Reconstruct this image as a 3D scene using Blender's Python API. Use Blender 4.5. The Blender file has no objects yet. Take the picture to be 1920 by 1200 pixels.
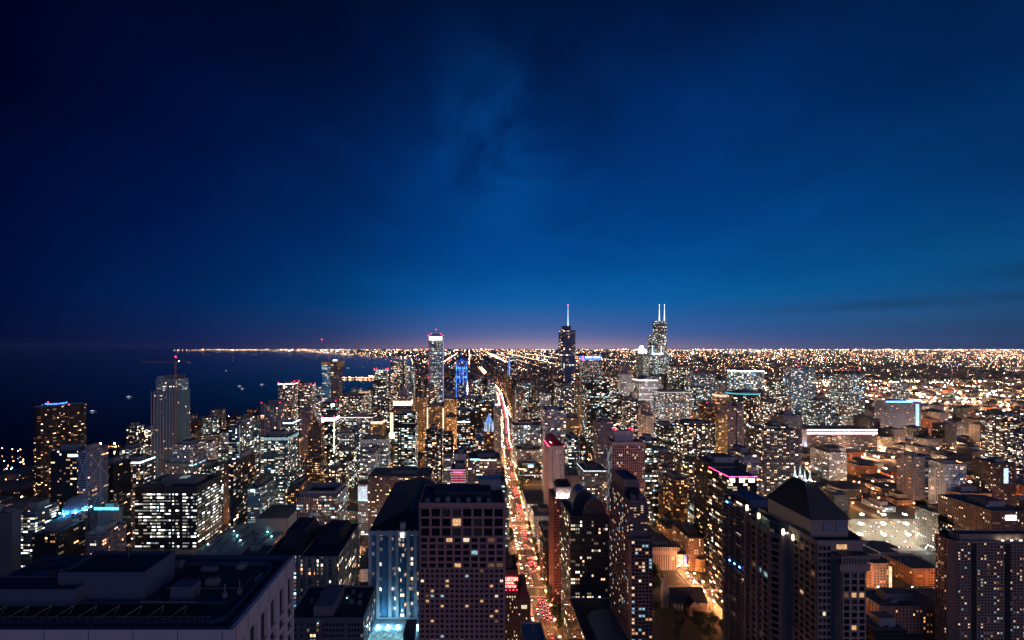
import bpy, math, random
from mathutils import Vector
R = math.radians
# ---------------------------------------------------------------- scene, camera, sky
scene = bpy.context.scene
COL = scene.collection
H = 305.0                     # eye height above the street
F, CX, CY = 746.67, 880.0, 648.0   # focal length and principal point of the photograph, used to survey sizes
cam_d = bpy.data.cameras.new('camera'); cam = bpy.data.objects.new('camera', cam_d); COL.objects.link(cam)
cam.location = (0, 0, H); cam.rotation_euler = (R(90), 0, 0)
cam_d.lens = 14.0; cam_d.sensor_width = 36.0
cam_d.shift_x = 80/1920; cam_d.shift_y = 48/1920
cam_d.clip_start = 1.0; cam_d.clip_end = 90000
scene.camera = cam
scene.view_settings.view_transform = 'Standard'; scene.view_settings.look = 'None'
scene.view_settings.exposure = 0.0; scene.view_settings.gamma = 1.0
cy = scene.cycles
cy.max_bounces = 4; cy.diffuse_bounces = 2; cy.glossy_bounces = 2; cy.transmission_bounces = 1; cy.volume_bounces = 0
cy.sample_clamp_indirect = 2.0; cy.use_light_tree = True; cy.use_denoising = True
cy.caustics_reflective = False; cy.caustics_refractive = False

w = bpy.data.worlds.new('World'); scene.world = w; w.use_nodes = True
nt = w.node_tree; nt.nodes.clear()
class N:
    """small helper for writing node maths"""
    def __init__(s, tree): s.t = tree
    def new(s, typ, **k):
        n = s.t.nodes.new(typ)
        for a, b in k.items(): setattr(n, a, b)
        return n
    def put(s, sock, val):
        if isinstance(val, bpy.types.NodeSocket): s.t.links.new(val, sock)
        elif isinstance(val, (tuple, list)):
            v = list(val)
            if sock.type == 'RGBA' and len(v) == 3: v.append(1)
            sock.default_value = v
        elif val is not None: sock.default_value = val
    def m(s, op, a, b=None, c=None, clamp=False):
        n = s.new('ShaderNodeMath', operation=op, use_clamp=clamp)
        for i, x in enumerate((a, b, c)): s.put(n.inputs[i], x) if x is not None else None
        return n.outputs[0]
    def mix(s, f, a, b, typ='MIX'):
        n = s.new('ShaderNodeMix', data_type='RGBA', blend_type=typ)
        s.put(n.inputs[0], f); s.put(n.inputs[6], a); s.put(n.inputs[7], b)
        return n.outputs[2]
    def ramp(s, f, stops, interp='LINEAR'):
        n = s.new('ShaderNodeValToRGB'); n.color_ramp.interpolation = interp
        e = n.color_ramp.elements
        while len(e) > len(stops): e.remove(e[-1])
        while len(e) < len(stops): e.new(0.5)
        for el, (p, c) in zip(e, stops): el.position = p; el.color = (*c, 1)
        s.put(n.inputs[0], f); return n.outputs[0]
    def noise(s, vec, scale, detail=3, rough=.5):
        n = s.new('ShaderNodeTexNoise'); s.put(n.inputs['Vector'], vec)
        n.inputs['Scale'].default_value = scale; n.inputs['Detail'].default_value = detail; n.inputs['Roughness'].default_value = rough
        return n.outputs[0]
    def xyz(s, v):
        n = s.new('ShaderNodeSeparateXYZ'); s.put(n.inputs[0], v); return n.outputs
    def comb(s, x, y, z):
        n = s.new('ShaderNodeCombineXYZ')
        for i, a in enumerate((x, y, z)): s.put(n.inputs[i], a)
        return n.outputs[0]
def srgb(r, g, b):
    f = lambda c: (c/255/12.92) if c/255 <= .04045 else ((c/255+.055)/1.055)**2.4
    return (f(r), f(g), f(b))

# dusk sky: deep blue, brighter towards the west (right), city glow low over the horizon
n = N(nt)
tc = n.new('ShaderNodeTexCoord').outputs['Generated']
x, y, z = n.xyz(tc)
el = n.m('MULTIPLY', n.m('ARCSINE', n.m('MAXIMUM', z, 0.0)), 2/math.pi)      # 0 horizon .. 1 zenith
azi = n.m('ARCTAN2', x, y)                                                  # 0 ahead, + to the right
sky_a = n.ramp(n.m('DIVIDE', el, .5), [(0, srgb(58,78,142)), (.05, srgb(44,88,152)), (.13, srgb(0,90,160)), (.30, srgb(0,67,138)), (.52, srgb(1,47,110)), (.80, srgb(1,28,76)), (1.0, srgb(0,17,50))])
side = n.ramp(n.m('ADD', n.m('DIVIDE', azi, 2.4), .5), [(0.05, (.02,.03,.06)), (.14, (.04,.05,.12)), (.24, (.13,.16,.28)), (.36, (.38,.42,.5)), (.47, (.86,.88,.93)), (.56, (1.0,1.04,1.04)), (.70, (.7,1.0,1.0)), (.84, (.4,.8,.74)), (1, (.12,.45,.4))])
sky_c = n.mix(1.0, sky_a, side, 'MULTIPLY')
# thin clouds projected on a high layer
zc = n.m('ADD', n.m('MAXIMUM', z, 0.0), .12)
cl = n.comb(n.m('DIVIDE', x, zc), n.m('DIVIDE', y, zc), 0.0)
c1 = n.noise(n.comb(n.m('ADD', n.m('DIVIDE', x, zc), n.m('MULTIPLY', n.noise(cl, .9, 2, .5), 1.2)), n.m('MULTIPLY', n.m('DIVIDE', y, zc), .62), 1.7), 1.5, 7, .62)
c2 = n.noise(n.comb(n.m('MULTIPLY', n.m('DIVIDE', x, zc), .5), n.m('MULTIPLY', n.m('DIVIDE', y, zc), 1.3), 3.0), 0.9, 4, .5)
cm = n.m('MULTIPLY', n.m('ADD', n.m('MULTIPLY', n.m('SUBTRACT', c1, .5), 1.5), n.m('MULTIPLY', n.m('SUBTRACT', c2, .5), .9)), n.m('MULTIPLY', el, 2.8, clamp=True))
fac = n.m('MAXIMUM', n.m('ADD', 1.0, cm), .35)
sky_c = n.mix(1.0, sky_c, n.comb(n.m('POWER', fac, 1.2), fac, n.m('POWER', fac, .9)), 'MULTIPLY')
# the pale cloud high ahead and dark bars of cloud low in the west
def spot(az, e, ra, re):
    a = n.m('POWER', n.m('DIVIDE', n.m('SUBTRACT', azi, az), ra), 2.0); b = n.m('POWER', n.m('DIVIDE', n.m('SUBTRACT', el, e), re), 2.0)
    return n.m('POWER', 2.718, n.m('MULTIPLY', n.m('ADD', a, b), -1.0))
wob = n.m('MULTIPLY', n.m('SUBTRACT', n.noise(tc, 9.0, 4, .6), .5), 2.0)
s1 = n.m('MULTIPLY', spot(.07, .30, .15, .09), n.m('MULTIPLY', n.m('SUBTRACT', c1, .36), 4.2, clamp=True), clamp=True)
sky_c = n.mix(1.0, sky_c, n.mix(s1, (0,0,0), srgb(2,58,104)), 'ADD')
s2 = n.m('MULTIPLY', spot(.19, .40, .05, .07), n.m('ADD', .6, wob), clamp=True)
sky_c = n.mix(n.m('MULTIPLY', s2, .35), sky_c, srgb(0,16,46))
bar = n.m('MULTIPLY', n.m('MAXIMUM', spot(.87, .045, .18, .006), n.m('MAXIMUM', spot(.96, .070, .08, .008), spot(.97, .018, .16, .016))), n.m('ADD', .75, n.m('MULTIPLY', wob, .8)), clamp=True)
sky_c = n.mix(n.m('MULTIPLY', bar, .55), sky_c, srgb(4,40,72))
# warm-violet light over the city
g1 = n.m('MULTIPLY', n.m('POWER', 2.718, n.m('MULTIPLY', el, -46.0)), n.m('POWER', 2.718, n.m('MULTIPLY', n.m('POWER', n.m('DIVIDE', n.m('SUBTRACT', azi, .13), .29), 2.0), -1.0)))
sky_c = n.mix(1.0, sky_c, n.mix(g1, (0,0,0), (.14,.09,.06)), 'ADD')
# warm horizon glow ahead, then unseen mauve glow added behind the viewer to light facades
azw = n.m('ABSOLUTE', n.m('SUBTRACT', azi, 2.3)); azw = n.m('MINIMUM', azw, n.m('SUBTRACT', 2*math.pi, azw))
g2 = n.m('MULTIPLY', n.m('POWER', 2.718, n.m('MULTIPLY', el, -130.0)), n.m('POWER', 2.718, n.m('MULTIPLY', n.m('POWER', n.m('DIVIDE', n.m('SUBTRACT', azi, .22), .42), 2.0), -1.0)))
sky_c = n.mix(1.0, sky_c, n.mix(g2, (0,0,0), (.26,.15,.09)), 'ADD')
back_fill = n.m('MULTIPLY', n.m('POWER', 2.718, n.m('MULTIPLY', n.m('POWER', n.m('DIVIDE', azw, .52), 2.0), -1.0)), n.m('POWER', n.m('SUBTRACT', 1.0, n.m('ABSOLUTE', z)), 4.0))
sky_c = n.mix(1.0, sky_c, n.mix(back_fill, (0,0,0), (1.75,1.2,1.4)), 'ADD')
sky_c = n.mix(1.0, sky_c, n.mix(n.m('MULTIPLY', n.m('MULTIPLY', y, -1.6, clamp=True), n.m('SUBTRACT', 1.0, n.m('MULTIPLY', el, .5))), (0,0,0), (.012,.055,.17)), 'ADD')  # added blue fill behind the viewer, unseen, tints north walls and roofs
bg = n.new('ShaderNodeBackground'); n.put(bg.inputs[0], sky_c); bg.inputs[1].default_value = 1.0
bg2 = n.new('ShaderNodeBackground')
sk = n.new('ShaderNodeTexSky', sky_type='NISHITA', sun_disc=False, sun_elevation=R(-6), sun_rotation=R(75), altitude=200)
nt.links.new(sk.outputs[0], bg2.inputs[0]); bg2.inputs[1].default_value = .05
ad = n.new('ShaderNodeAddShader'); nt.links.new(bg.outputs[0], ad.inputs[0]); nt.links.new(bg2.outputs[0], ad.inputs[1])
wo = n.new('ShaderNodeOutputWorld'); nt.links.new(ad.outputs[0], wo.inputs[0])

# ---------------------------------------------------------------- materials
def mat_base(name):
    m = bpy.data.materials.new(name); m.use_nodes = True; t = m.node_tree; t.nodes.clear()
    nn = N(t); b = nn.new('ShaderNodeBsdfPrincipled'); o = nn.new('ShaderNodeOutputMaterial'); t.links.new(b.outputs[0], o.inputs[0])
    return m, nn, b
MATS = {}
def plain(name, col, rough=.75, metal=0, var=.25, scale=.25, bump=0):
    if name in MATS: return MATS[name]
    m, nn, b = mat_base(name)
    co = nn.new('ShaderNodeTexCoord').outputs['Object']
    f = nn.m('ADD', 1-var/2, nn.m('MULTIPLY', nn.noise(co, scale, 5, .65), var))
    nn.put(b.inputs['Base Color'], nn.mix(1.0, col, nn.comb(f, f, f), 'MULTIPLY'))
    b.inputs['Roughness'].default_value = rough; b.inputs['Metallic'].default_value = metal
    MATS[name] = m; return m
def glow(name, col, s, sample='AUTO', var=0):
    if name in MATS: return MATS[name]
    m, nn, b = mat_base(name)
    b.inputs['Base Color'].default_value = (.05,.05,.05,1); b.inputs['Emission Color'].default_value = (*col, 1)
    st = s
    if var:
        co = nn.new('ShaderNodeTexCoord').outputs['Object']
        st = nn.m('MULTIPLY', nn.m('ADD', .2, nn.m('MULTIPLY', nn.m('POWER', nn.noise(co, var, 3, .7), 3.0), 5.5)), s)
    nn.put(b.inputs['Emission Strength'], st)
    m.cycles.emission_sampling = sample; MATS[name] = m; return m
WARM = [(0, (1,.42,.15)), (.10, (1,.6,.34)), (.23, (1,.8,.6)), (.40, (1,.94,.86)), (.56, (.8,.96,1)), (.80, (.4,.8,1)), (.95, (.14,.45,1)), (1, (.1,.3,1))]
COOL = [(0, (1,.6,.32)), (.14, (1,.84,.62)), (.34, (.95,1,.92)), (.58, (.62,.95,1)), (.8, (.28,.74,.95)), (.96, (.12,.45,1)), (1, (1,.7,.4))]
OFFI = [(0, (1,.88,.66)), (.25, (1,.97,.88)), (.55, (.86,.97,1)), (.85, (.66,.9,1)), (.96, (.4,.75,1)), (1, (1,.7,.4))]
GOLD = [(0, (1,.4,.1)), (.5, (1,.55,.22)), (.85, (1,.75,.42)), (1, (1,.9,.7))]
def facade(wall, glass=(.012,.014,.018), W=3.6, Hc=3.4, ww=.6, wh=.55, lit=.3, row=.5, em=2.0, tone='w', band=0, pier=0):
    """curtain of windows in metres of wall: every cell is lit or dark by itself"""
    key = ('f', wall, glass, W, Hc, ww, wh, lit, row, em, tone, band, pier)
    if key in MATS: return MATS[key]
    m, nn, b = mat_base('facade')
    uv = nn.new('ShaderNodeUVMap').outputs[0]; u, v, _ = nn.xyz(uv)
    rnd = nn.new('ShaderNodeObjectInfo').outputs['Random']
    a = nn.m('DIVIDE', u, W if W > 5.5 else W*.8); c = nn.m('DIVIDE', v, Hc)
    ix = nn.m('FLOOR', a); iy = nn.m('FLOOR', c)
    fx = nn.m('ABSOLUTE', nn.m('SUBTRACT', nn.m('FRACT', a), .5)); fy = nn.m('ABSOLUTE', nn.m('SUBTRACT', nn.m('FRACT', c), .5))
    msk = nn.m('MULTIPLY', nn.m('LESS_THAN', fx, ww/2), nn.m('LESS_THAN', fy, wh/2))
    if pier:
        ip = nn.m('FRACT', nn.m('DIVIDE', ix, float(pier))); msk = nn.m('MULTIPLY', msk, nn.m('GREATER_THAN', ip, .5/pier))
    def wn(p, q, r):
        k = nn.new('ShaderNodeTexWhiteNoise', noise_dimensions='3D'); nn.put(k.inputs[0], nn.comb(p, q, r)); return k.outputs
    seed = nn.m('MULTIPLY', rnd, 97.0)
    col0 = wn(ix, 3.3, nn.m('ADD', seed, 2.2))['Value']; row0 = wn(7.7, iy, nn.m('ADD', seed, 8.1))['Value']
    if 1 < ww*Hc and W <= 4.5 and lit < .8:      # blank piers, and floors of plant without windows
        msk = nn.m('MULTIPLY', msk, nn.m('MULTIPLY', nn.m('GREATER_THAN', col0, .13), nn.m('GREATER_THAN', row0, .05)))
    r1 = wn(nn.m('FLOOR', nn.m('MULTIPLY', ix, .62)), iy, seed); rc = nn.xyz(r1['Color'])
    rr = wn(nn.m('FLOOR', nn.m('DIVIDE', ix, 7.0)), iy, nn.m('ADD', seed, 5.5))['Value']
    pr = nn.m('MULTIPLY', lit*1.15, nn.m('ADD', 1-row, nn.m('MULTIPLY', nn.m('POWER', rr, 2.5), 3.5*row)))
    on = nn.m('LESS_THAN', r1['Value'], pr)
    if row >= .4 and lit > .1: on = nn.m('MAXIMUM', on, nn.m('GREATER_THAN', row0, .955))
    st = nn.m('ADD', .07, nn.m('MULTIPLY', nn.m('POWER', rc[1], 4.0), 2.0))
    if lit >= .8: st = nn.m('ADD', .3, nn.m('MULTIPLY', rc[1], .5))
    cur = nn.m('ADD', .55, nn.m('MULTIPLY', nn.noise(uv, .9, 2, .6), .9))
    low = nn.m('ADD', .65, nn.m('MULTIPLY', nn.m('FRACT', c), .5))
    st = nn.m('MULTIPLY', nn.m('MULTIPLY', st, nn.m('MULTIPLY', on, msk)), nn.m('MULTIPLY', nn.m('MULTIPLY', cur, low), em*1.25))
    col = nn.ramp(rc[0], {'w': WARM, 'c': COOL, 'o': OFFI, 'g': GOLD}[tone])
    if tone != 'g': wall = (wall[0]*.7, wall[1]*.93, wall[2]*1.14)
    dirt = nn.m('ADD', .8, nn.m('MULTIPLY', nn.noise(uv, .11, 4, .6), .4))
    wc = nn.mix(1.0, wall, nn.comb(dirt, dirt, dirt), 'MULTIPLY')
    g2 = nn.mix(rc[2], glass, tuple(min(1, k*2.6+.004) for k in glass))
    nn.put(b.inputs['Base Color'], nn.mix(msk, wc, g2))
    nn.put(b.inputs['Roughness'], nn.m('SUBTRACT', .8, nn.m('MULTIPLY', msk, .68)))
    nn.put(b.inputs['Emission Color'], col); nn.put(b.inputs['Emission Strength'], st)
    m.cycles.emission_sampling = 'NONE'
    MATS[key] = m; return m
ROOF = plain('roof_membrane', (.11,.115,.125), .9, 0, .6, .12)
ROOF2 = plain('roof_gravel', (.2,.2,.2), .95, 0, .7, .2)
METAL = plain('rooftop_metal', (.28,.29,.31), .5, .4, .5, .5)
CONC = plain('concrete', (.36,.34,.33), .85, 0, .4, .2)
RED = glow('red_beacon_glass', (1,.03,.08), 9, 'NONE')

# ---------------------------------------------------------------- mesh builder
class MB:
    def __init__(s): s.v = []; s.f = []; s.m = []; s.uv = []
    def face(s, pts, mi=0, uvs=None):
        i = len(s.v); s.v += [tuple(p) for p in pts]; s.f.append(tuple(range(i, i+len(pts)))); s.m.append(mi)
        s.uv += uvs if uvs else [(p[0], p[1]) for p in pts]
    def prism(s, pts, z0, z1, top=None, wm=0, cm=0, cap=True, wall=True, u0=0.0):
        top = top or pts; n = len(pts); d = u0
        if wall:
            for i in range(n):
                j = (i+1) % n; a, b = pts[i], pts[j]; L = math.dist(a, b)
                s.face([(*a, z0), (*b, z0), (*top[j], z1), (*top[i], z1)], wm, [(d, z0), (d+L, z0), (d+L, z1), (d, z1)])
                d = math.ceil((d+L)/12+1)*12
        if cap: s.face([(*p, z1) for p in top], cm)
    def box(s, x0, x1, y0, y1, z0, z1, mi=0, cap=True):
        s.prism(rect(x0, x1, y0, y1), z0, z1, wm=mi, cm=mi, cap=cap)
        s.face([(x0,y1,z0),(x1,y1,z0),(x1,y0,z0),(x0,y0,z0)], mi)
    def bar(s, a, b, r, mi=0, r2=None):
        a, b = Vector(a), Vector(b); d = (b-a).normalized(); up = Vector((0,0,1)) if abs(d.z) < .9 else Vector((1,0,0))
        p = d.cross(up).normalized(); q = d.cross(p); r2 = r if r2 is None else r2
        A = [a+(p*math.cos(t)+q*math.sin(t))*r for t in (0.785,2.356,3.927,5.498)]; B = [b+(p*math.cos(t)+q*math.sin(t))*r2 for t in (0.785,2.356,3.927,5.498)]
        for i in range(4):
            j = (i+1) % 4; s.face([A[j], A[i], B[i], B[j]], mi)
        s.face(A, mi); s.face(B[::-1], mi)
    def octa(s, c, r, rz=None, mi=0):
        rz = rz or r; x, y, z = c
        e = [(x+r,y,z),(x,y+r,z),(x-r,y,z),(x,y-r,z)]
        for i in range(4):
            s.face([e[i], e[(i+1)%4], (x,y,z+rz)], mi); s.face([e[(i+1)%4], e[i], (x,y,z-rz)], mi)
    def build(s, name, mats, parent=None, org=(0,0,0), kind=None, smooth=False):
        me = bpy.data.meshes.new(name); ox, oy, oz = org
        me.from_pydata([(a-ox, b-oy, c-oz) for a, b, c in s.v], [], s.f)
        if not isinstance(mats, (list, tuple)): mats = [mats]
        for m in mats: me.materials.append(m)
        me.polygons.foreach_set('material_index', s.m)
        me.polygons.foreach_set('use_smooth', [smooth]*len(s.f))
        lay = me.uv_layers.new(name='UVMap'); lay.data.foreach_set('uv', [c for p in s.uv for c in p])
        o = bpy.data.objects.new(name, me); COL.objects.link(o)
        if parent: o.parent = parent
        else: o.location = org
        if kind: o['kind'] = kind
        return o
def rect(x0, x1, y0, y1): return [(x0,y0),(x1,y0),(x1,y1),(x0,y1)]
def ngon(cx, cy_, rx, ry, n, ph=0): return [(cx+rx*math.cos(ph+2*math.pi*i/n), cy_+ry*math.sin(ph+2*math.pi*i/n)) for i in range(n)]
def inset(pts, d):
    cx = sum(p[0] for p in pts)/len(pts); cyy = sum(p[1] for p in pts)/len(pts); o = []
    for p in pts:
        L = math.dist(p, (cx, cyy)); k = max(.1, (L-d*1.3)/L); o.append((cx+(p[0]-cx)*k, cyy+(p[1]-cyy)*k))
    return o
def U(px, v): return (px-CX)/F*v
def Zt(py, v): return H-(py-CY)/F*v
def root(name, label, cat, org, group=None):
    o = bpy.data.objects.new(name, None); COL.objects.link(o); o.location = org; o.empty_display_size = .1
    o['label'] = label; o['category'] = cat
    if group: o['group'] = group
    return o
def roof_part(pts, z, parent, org, mat=ROOF, edge=None, ph=1.2):
    mb = MB(); inn = inset(pts, .6); n = len(pts)
    for i in range(n):
        j = (i+1) % n
        mb.face([(*pts[i], z), (*pts[j], z), (*inn[j], z), (*inn[i], z)], 1)
        mb.face([(*inn[i], z), (*inn[j], z), (*inn[j], z-ph), (*inn[i], z-ph)], 1)
    mb.face([(*p, z-ph) for p in inn], 0)
    return mb.build('roof', [mat, edge or CONC], parent, org)
FOOT = []       # footprints that the filler blocks must avoid
VIS = []
HEROES = []     # (image x, image y of the top, phrase) of easily found buildings
rng = random.Random(7)
def units(pts, z, parent, org, k=3, s=1.0):
    xs = [p[0] for p in pts]; ys = [p[1] for p in pts]; x0, x1, y0, y1 = min(xs), max(xs), min(ys), max(ys)
    for i in range(k):
        a = rng.uniform(2, 5)*s; b = rng.uniform(1.5, 4)*s; h = rng.uniform(1.2, 2.8)*s
        cx = rng.uniform(x0+a+2, max(x0+a+2.1, x1-a-2)); c2 = rng.uniform(y0+b+2, max(y0+b+2.1, y1-b-2))
        mb = MB(); mb.box(cx-a/2, cx+a/2, c2-b/2, c2+b/2, z-1.2, z-1.2+h); mb.prism(ngon(cx, c2, a*.2, a*.2, 8), z-1.2+h, z-.9+h)
        mb.build('rooftop_unit', METAL, parent, org)
# ---------------------------------------------------------------- facade kinds
S = dict(
 dark   = facade((.018,.02,.026), W=3, ww=.86, wh=.6, lit=.22, row=.5, em=2.2, tone='w'),
 darkc  = facade((.015,.022,.03), (.01,.018,.024), W=3, ww=.9, wh=.62, lit=.3, row=.6, em=2.4, tone='c'),
 black  = facade((.01,.011,.014), (.008,.009,.012), W=3.2, ww=.8, wh=.5, lit=.12, row=.3, em=2.2, tone='w'),
 green  = facade((.012,.02,.022), (.006,.016,.018), W=3.4, ww=.8, wh=.42, Hc=3.6, lit=.55, row=.2, em=2.6, tone='c'),
 teal   = facade((.07,.13,.155), (.015,.05,.065), W=3.2, ww=.86, wh=.5, Hc=3.1, lit=.4, row=.25, em=1.9, tone='c'),
 stone  = facade((.25,.2,.2), W=3.0, ww=.5, wh=.52, lit=.2, row=.3, em=2.4),
 pink   = facade((.28,.2,.22), W=3.2, ww=.42, wh=.5, lit=.16, row=.2, em=2.2),
 white  = facade((.5,.46,.47), W=3.2, ww=.5, wh=.55, lit=.3, row=.4, em=2.4, tone='c'),
 grid   = facade((.42,.38,.4), W=3.1, ww=.66, wh=.62, Hc=3.7, lit=.3, row=.4, em=2.4, tone='w'),
 tan    = facade((.36,.26,.17), W=3.0, ww=.5, wh=.55, lit=.38, row=.3, em=2.2, tone='g'),
 gold   = facade((.42,.27,.13), W=2.4, ww=.42, wh=.72, lit=.5, row=.1, em=2.2, tone='g', pier=4),
 brown  = facade((.13,.085,.07), W=3.1, ww=.55, wh=.5, lit=.25, row=.2, em=2.4, tone='g'),
 brick  = facade((.2,.09,.06), W=3.2, ww=.42, wh=.5, lit=.16, row=.2, em=2.2, tone='w'),
 resid  = facade((.17,.15,.16), W=3.4, Hc=3.0, ww=.74, wh=.52, lit=.34, row=.15, em=2.6, tone='w'),
 resd   = facade((.06,.055,.065), W=3.1, Hc=3.0, ww=.8, wh=.55, lit=.4, row=.15, em=2.6, tone='w'),
 residc = facade((.14,.16,.18), W=3.2, Hc=3.0, ww=.8, wh=.5, lit=.42, row=.2, em=2.4, tone='c'),
 office = facade((.09,.1,.11), W=1.8, Hc=3.9, ww=.85, wh=.5, lit=.4, row=.95, em=2.6, tone='c'),
 officw = facade((.07,.07,.07), W=1.8, Hc=3.9, ww=.85, wh=.5, lit=.4, row=.95, em=2.4, tone='w'),
 stripe = facade((.05,.035,.03), W=2.4, Hc=3.9, ww=.96, wh=.42, lit=.33, row=.9, em=1.4, tone='g'),
 blue   = facade((.05,.12,.22), (.02,.07,.15), W=3.2, ww=.86, wh=.6, lit=.25, row=.3, em=2.0, tone='c'),
 dots   = facade((.2,.17,.16), W=4.2, Hc=3.4, ww=.3, wh=.3, lit=.55, row=.1, em=4.5, tone='w'),
)
def crown(pts, z0, z1, col, s, r, org, name='glowing_crown', off=.35):
    cx = sum(p[0] for p in pts)/len(pts); cyy = sum(p[1] for p in pts)/len(pts)
    out = [(p[0]+(off if p[0] > cx else -off), p[1]+(off if p[1] > cyy else -off)) for p in pts]
    mb = MB(); mb.prism(out, z0, z1, cap=False)
    m = glow('glow_%d_%d_%d_%d' % (col[0]*100, col[1]*100, col[2]*100, s*10), col, s, 'AUTO', .35)
    return mb.build(name, m, r, org)
def beacons(r, org, spots, k=1.0):
    for p in spots:
        mb = MB(); mb.bar((p[0], p[1], p[2]-.3), (p[0], p[1], p[2]+1.6), .12, 0); mb.octa((p[0], p[1], p[2]+2.2), .9*k, .9*k, 1)
        mb.build('beacon', [METAL, RED], r, org)
def B(name, x0, x1, y, v, d, mat, label, ref=None, pent=1, beacon=0, tiers=(), crn=None, poly=None, roofmat=ROOF, cat='building', strips=(), rot=0, ph=1.2):
    """a block surveyed from its front edges: image columns x0..x1, roof line y, distance v, depth d"""
    a0, a1 = U(x0, v), U(x1, v); zt = Zt(y, v); org = ((a0+a1)/2, v+d/2, 0)
    r = root(name, label, cat, org)
    pts = poly(a0, a1, v, v+d) if poly else rect(a0, a1, v, v+d)
    VIS.append((x0, x1, y, v)); FOOT.append((a0-5, a1+5, v-6, v+d+6, zt)); HEROES.append(((x0+x1)/2, y, v, ref)) if ref else None
    m = S[mat] if isinstance(mat, str) else mat
    mb = MB(); mb.prism(pts, 0, zt, cap=False); mb.build('wall', m, r, org)
    roof_part(pts, zt, r, org, roofmat, ph=ph)
    base = (a0, a1, v, v+d, zt); vols = [(pts, zt)]
    for t in tiers:
        tx0, tx1, ty, tv, td = t[:5]; tm = S[t[5]] if len(t) > 5 and isinstance(t[5], str) else (t[5] if len(t) > 5 else m)
        b0, b1 = U(tx0, tv), U(tx1, tv); tz = Zt(ty, tv)
        tp = poly(b0, b1, tv, tv+td) if poly else rect(b0, b1, tv, tv+td)
        mb = MB(); mb.prism(tp, vols[-1][1]-1.2, tz, cap=False); mb.build('upper_wall', tm, r, org)
        roof_part(tp, tz, r, org, roofmat); vols.append((tp, tz))
    pts2, z2 = vols[-1]; xs = [p[0] for p in pts2]; ys = [p[1] for p in pts2]; wx = max(xs)-min(xs); wy = max(ys)-min(ys)
    if pent:
        cx = (max(xs)+min(xs))/2+rng.uniform(-.1,.1)*wx; c2 = (max(ys)+min(ys))/2+rng.uniform(-.05,.1)*wy
        hw = wx*rng.uniform(.18,.32); hd = wy*rng.uniform(.18,.3); hh = rng.uniform(3.5, 7)*pent
        mb = MB(); pp = rect(cx-hw, cx+hw, c2-hd, c2+hd); mb.prism(pp, z2-1.2, z2+hh, cap=False); mb.build('penthouse', CONC if mat in ('stone','white','grid','pink','resid') else METAL, r, org)
        mb = MB(); mb.prism(inset(pp, -.4), z2+hh, z2+hh+.5, wm=1); mb.build('penthouse_roof', [ROOF, CONC], r, org)
        if wx > 18: units(pts2, z2, r, org, rng.choice((2, 3, 4)), 1 if wx < 40 else 1.5)
    if crn: crown(pts2, z2-crn[0], z2-.2, crn[1], crn[2], r, org)
    if beacon:
        c = [(min(xs)+1, min(ys)+1), (max(xs)-1, min(ys)+1), (max(xs)-1, max(ys)-1), (min(xs)+1, max(ys)-1)][:beacon]
        beacons(r, org, [(*p, z2) for p in c], max(1, v/700))
    for (sx, zy0, zy1, wpx, col, s) in strips:
        u0, u1 = U(sx-wpx/2, v), U(sx+wpx/2, v); mb = MB(); mb.box(u0, u1, v-.5, v-.15, Zt(zy1, v), Zt(zy0, v))
        mb.build('glowing_strip', glow('strip_%d_%d_%d_%d' % (col[0]*100, col[1]*100, col[2]*100, s*10), col, s, 'AUTO', .6), r, org)
    return r, org, pts2, z2
def chamf(k):
    def f(a, b, c, d): return [(a+k,c),(b-k,c),(b,c+k),(b,d-k),(b-k,d),(a+k,d),(a,d-k),(a,c+k)]
    return f
def oval(a, b, c, d): return ngon((a+b)/2, (c+d)/2, (b-a)/2, (d-c)/2, 20, -math.pi/2-math.pi/20)
def bowed(a, b, c, d):
    o = []
    for i in range(9):
        t = i/8; o.append((a+(b-a)*t, c-math.sin(t*math.pi)*(b-a)*.12))
    return o+[(b, d), (a, d)]
WHT = (1,.95,.85); CY = 648.0; CYAN = (.35,.85,1); ORA = (1,.5,.18); PUR = (.72,.6,1); NEON = (1,.06,.25)
# ================================================================ the lake side (left)
B('apartment_tower', 95, 145, 845, 500, 24, facade((.02,.022,.03), W=3.4, ww=.7, wh=.5, lit=.16, row=.1, em=2.4), 'dark narrow high-rise with a turquoise lamp on its roof, left of the pale braced slab', 'the turquoise-lamp high-rise', strips=[(138, 852, 856, 20, (.2,.9,1), 12)])
B('apartment_tower', 183, 212, 871, 560, 30, 'black', 'black high-rise with few lit windows above a turquoise rooftop pool deck', 'the black high-rise over the pool deck')
B('parking_block', 184, 212, 958, 500, 14, facade((.3,.29,.28), W=9, ww=.2, wh=.2, lit=0.05, em=1), 'blank pale block with a turquoise-lit pool terrace on its roof', None, strips=[(200, 951, 956, 46, (.1,.7,.9), 3)])
B('apartment_tower', 226, 262, 866, 620, 30, 'resid', 'grey high-rise with a row of bright white lamps along its roof edge', 'the high-rise with the lamp row', crn=(2.2, (.55,.85,1), 7), pent=1.4)
B('apartment_tower', 322, 362, 834, 700, 36, 'grid', 'pale gridded mid-rise standing at the foot of the crane tower', 'the gridded mid-rise below the crane')
B('apartment_tower', 224, 252, 842, 760, 26, 'residc', 'glassy high-rise with bluish windows in front of the dark lake, left of the crane tower', None)
B('apartment_tower', 262, 284, 806, 840, 24, 'resd', 'slim dark high-rise with warm lights squeezed against the left flank of the crane tower', None)
B('apartment_tower', 236, 256, 800, 900, 24, 'darkc', 'dark cyan-lit high-rise standing apart at the lake edge', None)
B('apartment_block', 35, 66, 958, 450, 26, 'residc', 'low pale apartment block with many small white windows at the far left', None)
B('blank_block', -60, 22, 962, 430, 9, plain('dull_grey_render', (.1,.1,.12), .85), 'windowless grey block cut by the left edge of the picture', None)
B('apartment_block', 160, 192, 1000, 430, 30, 'stone', 'low brown block behind the near dark roof, right of the blue dome', None)
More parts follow.
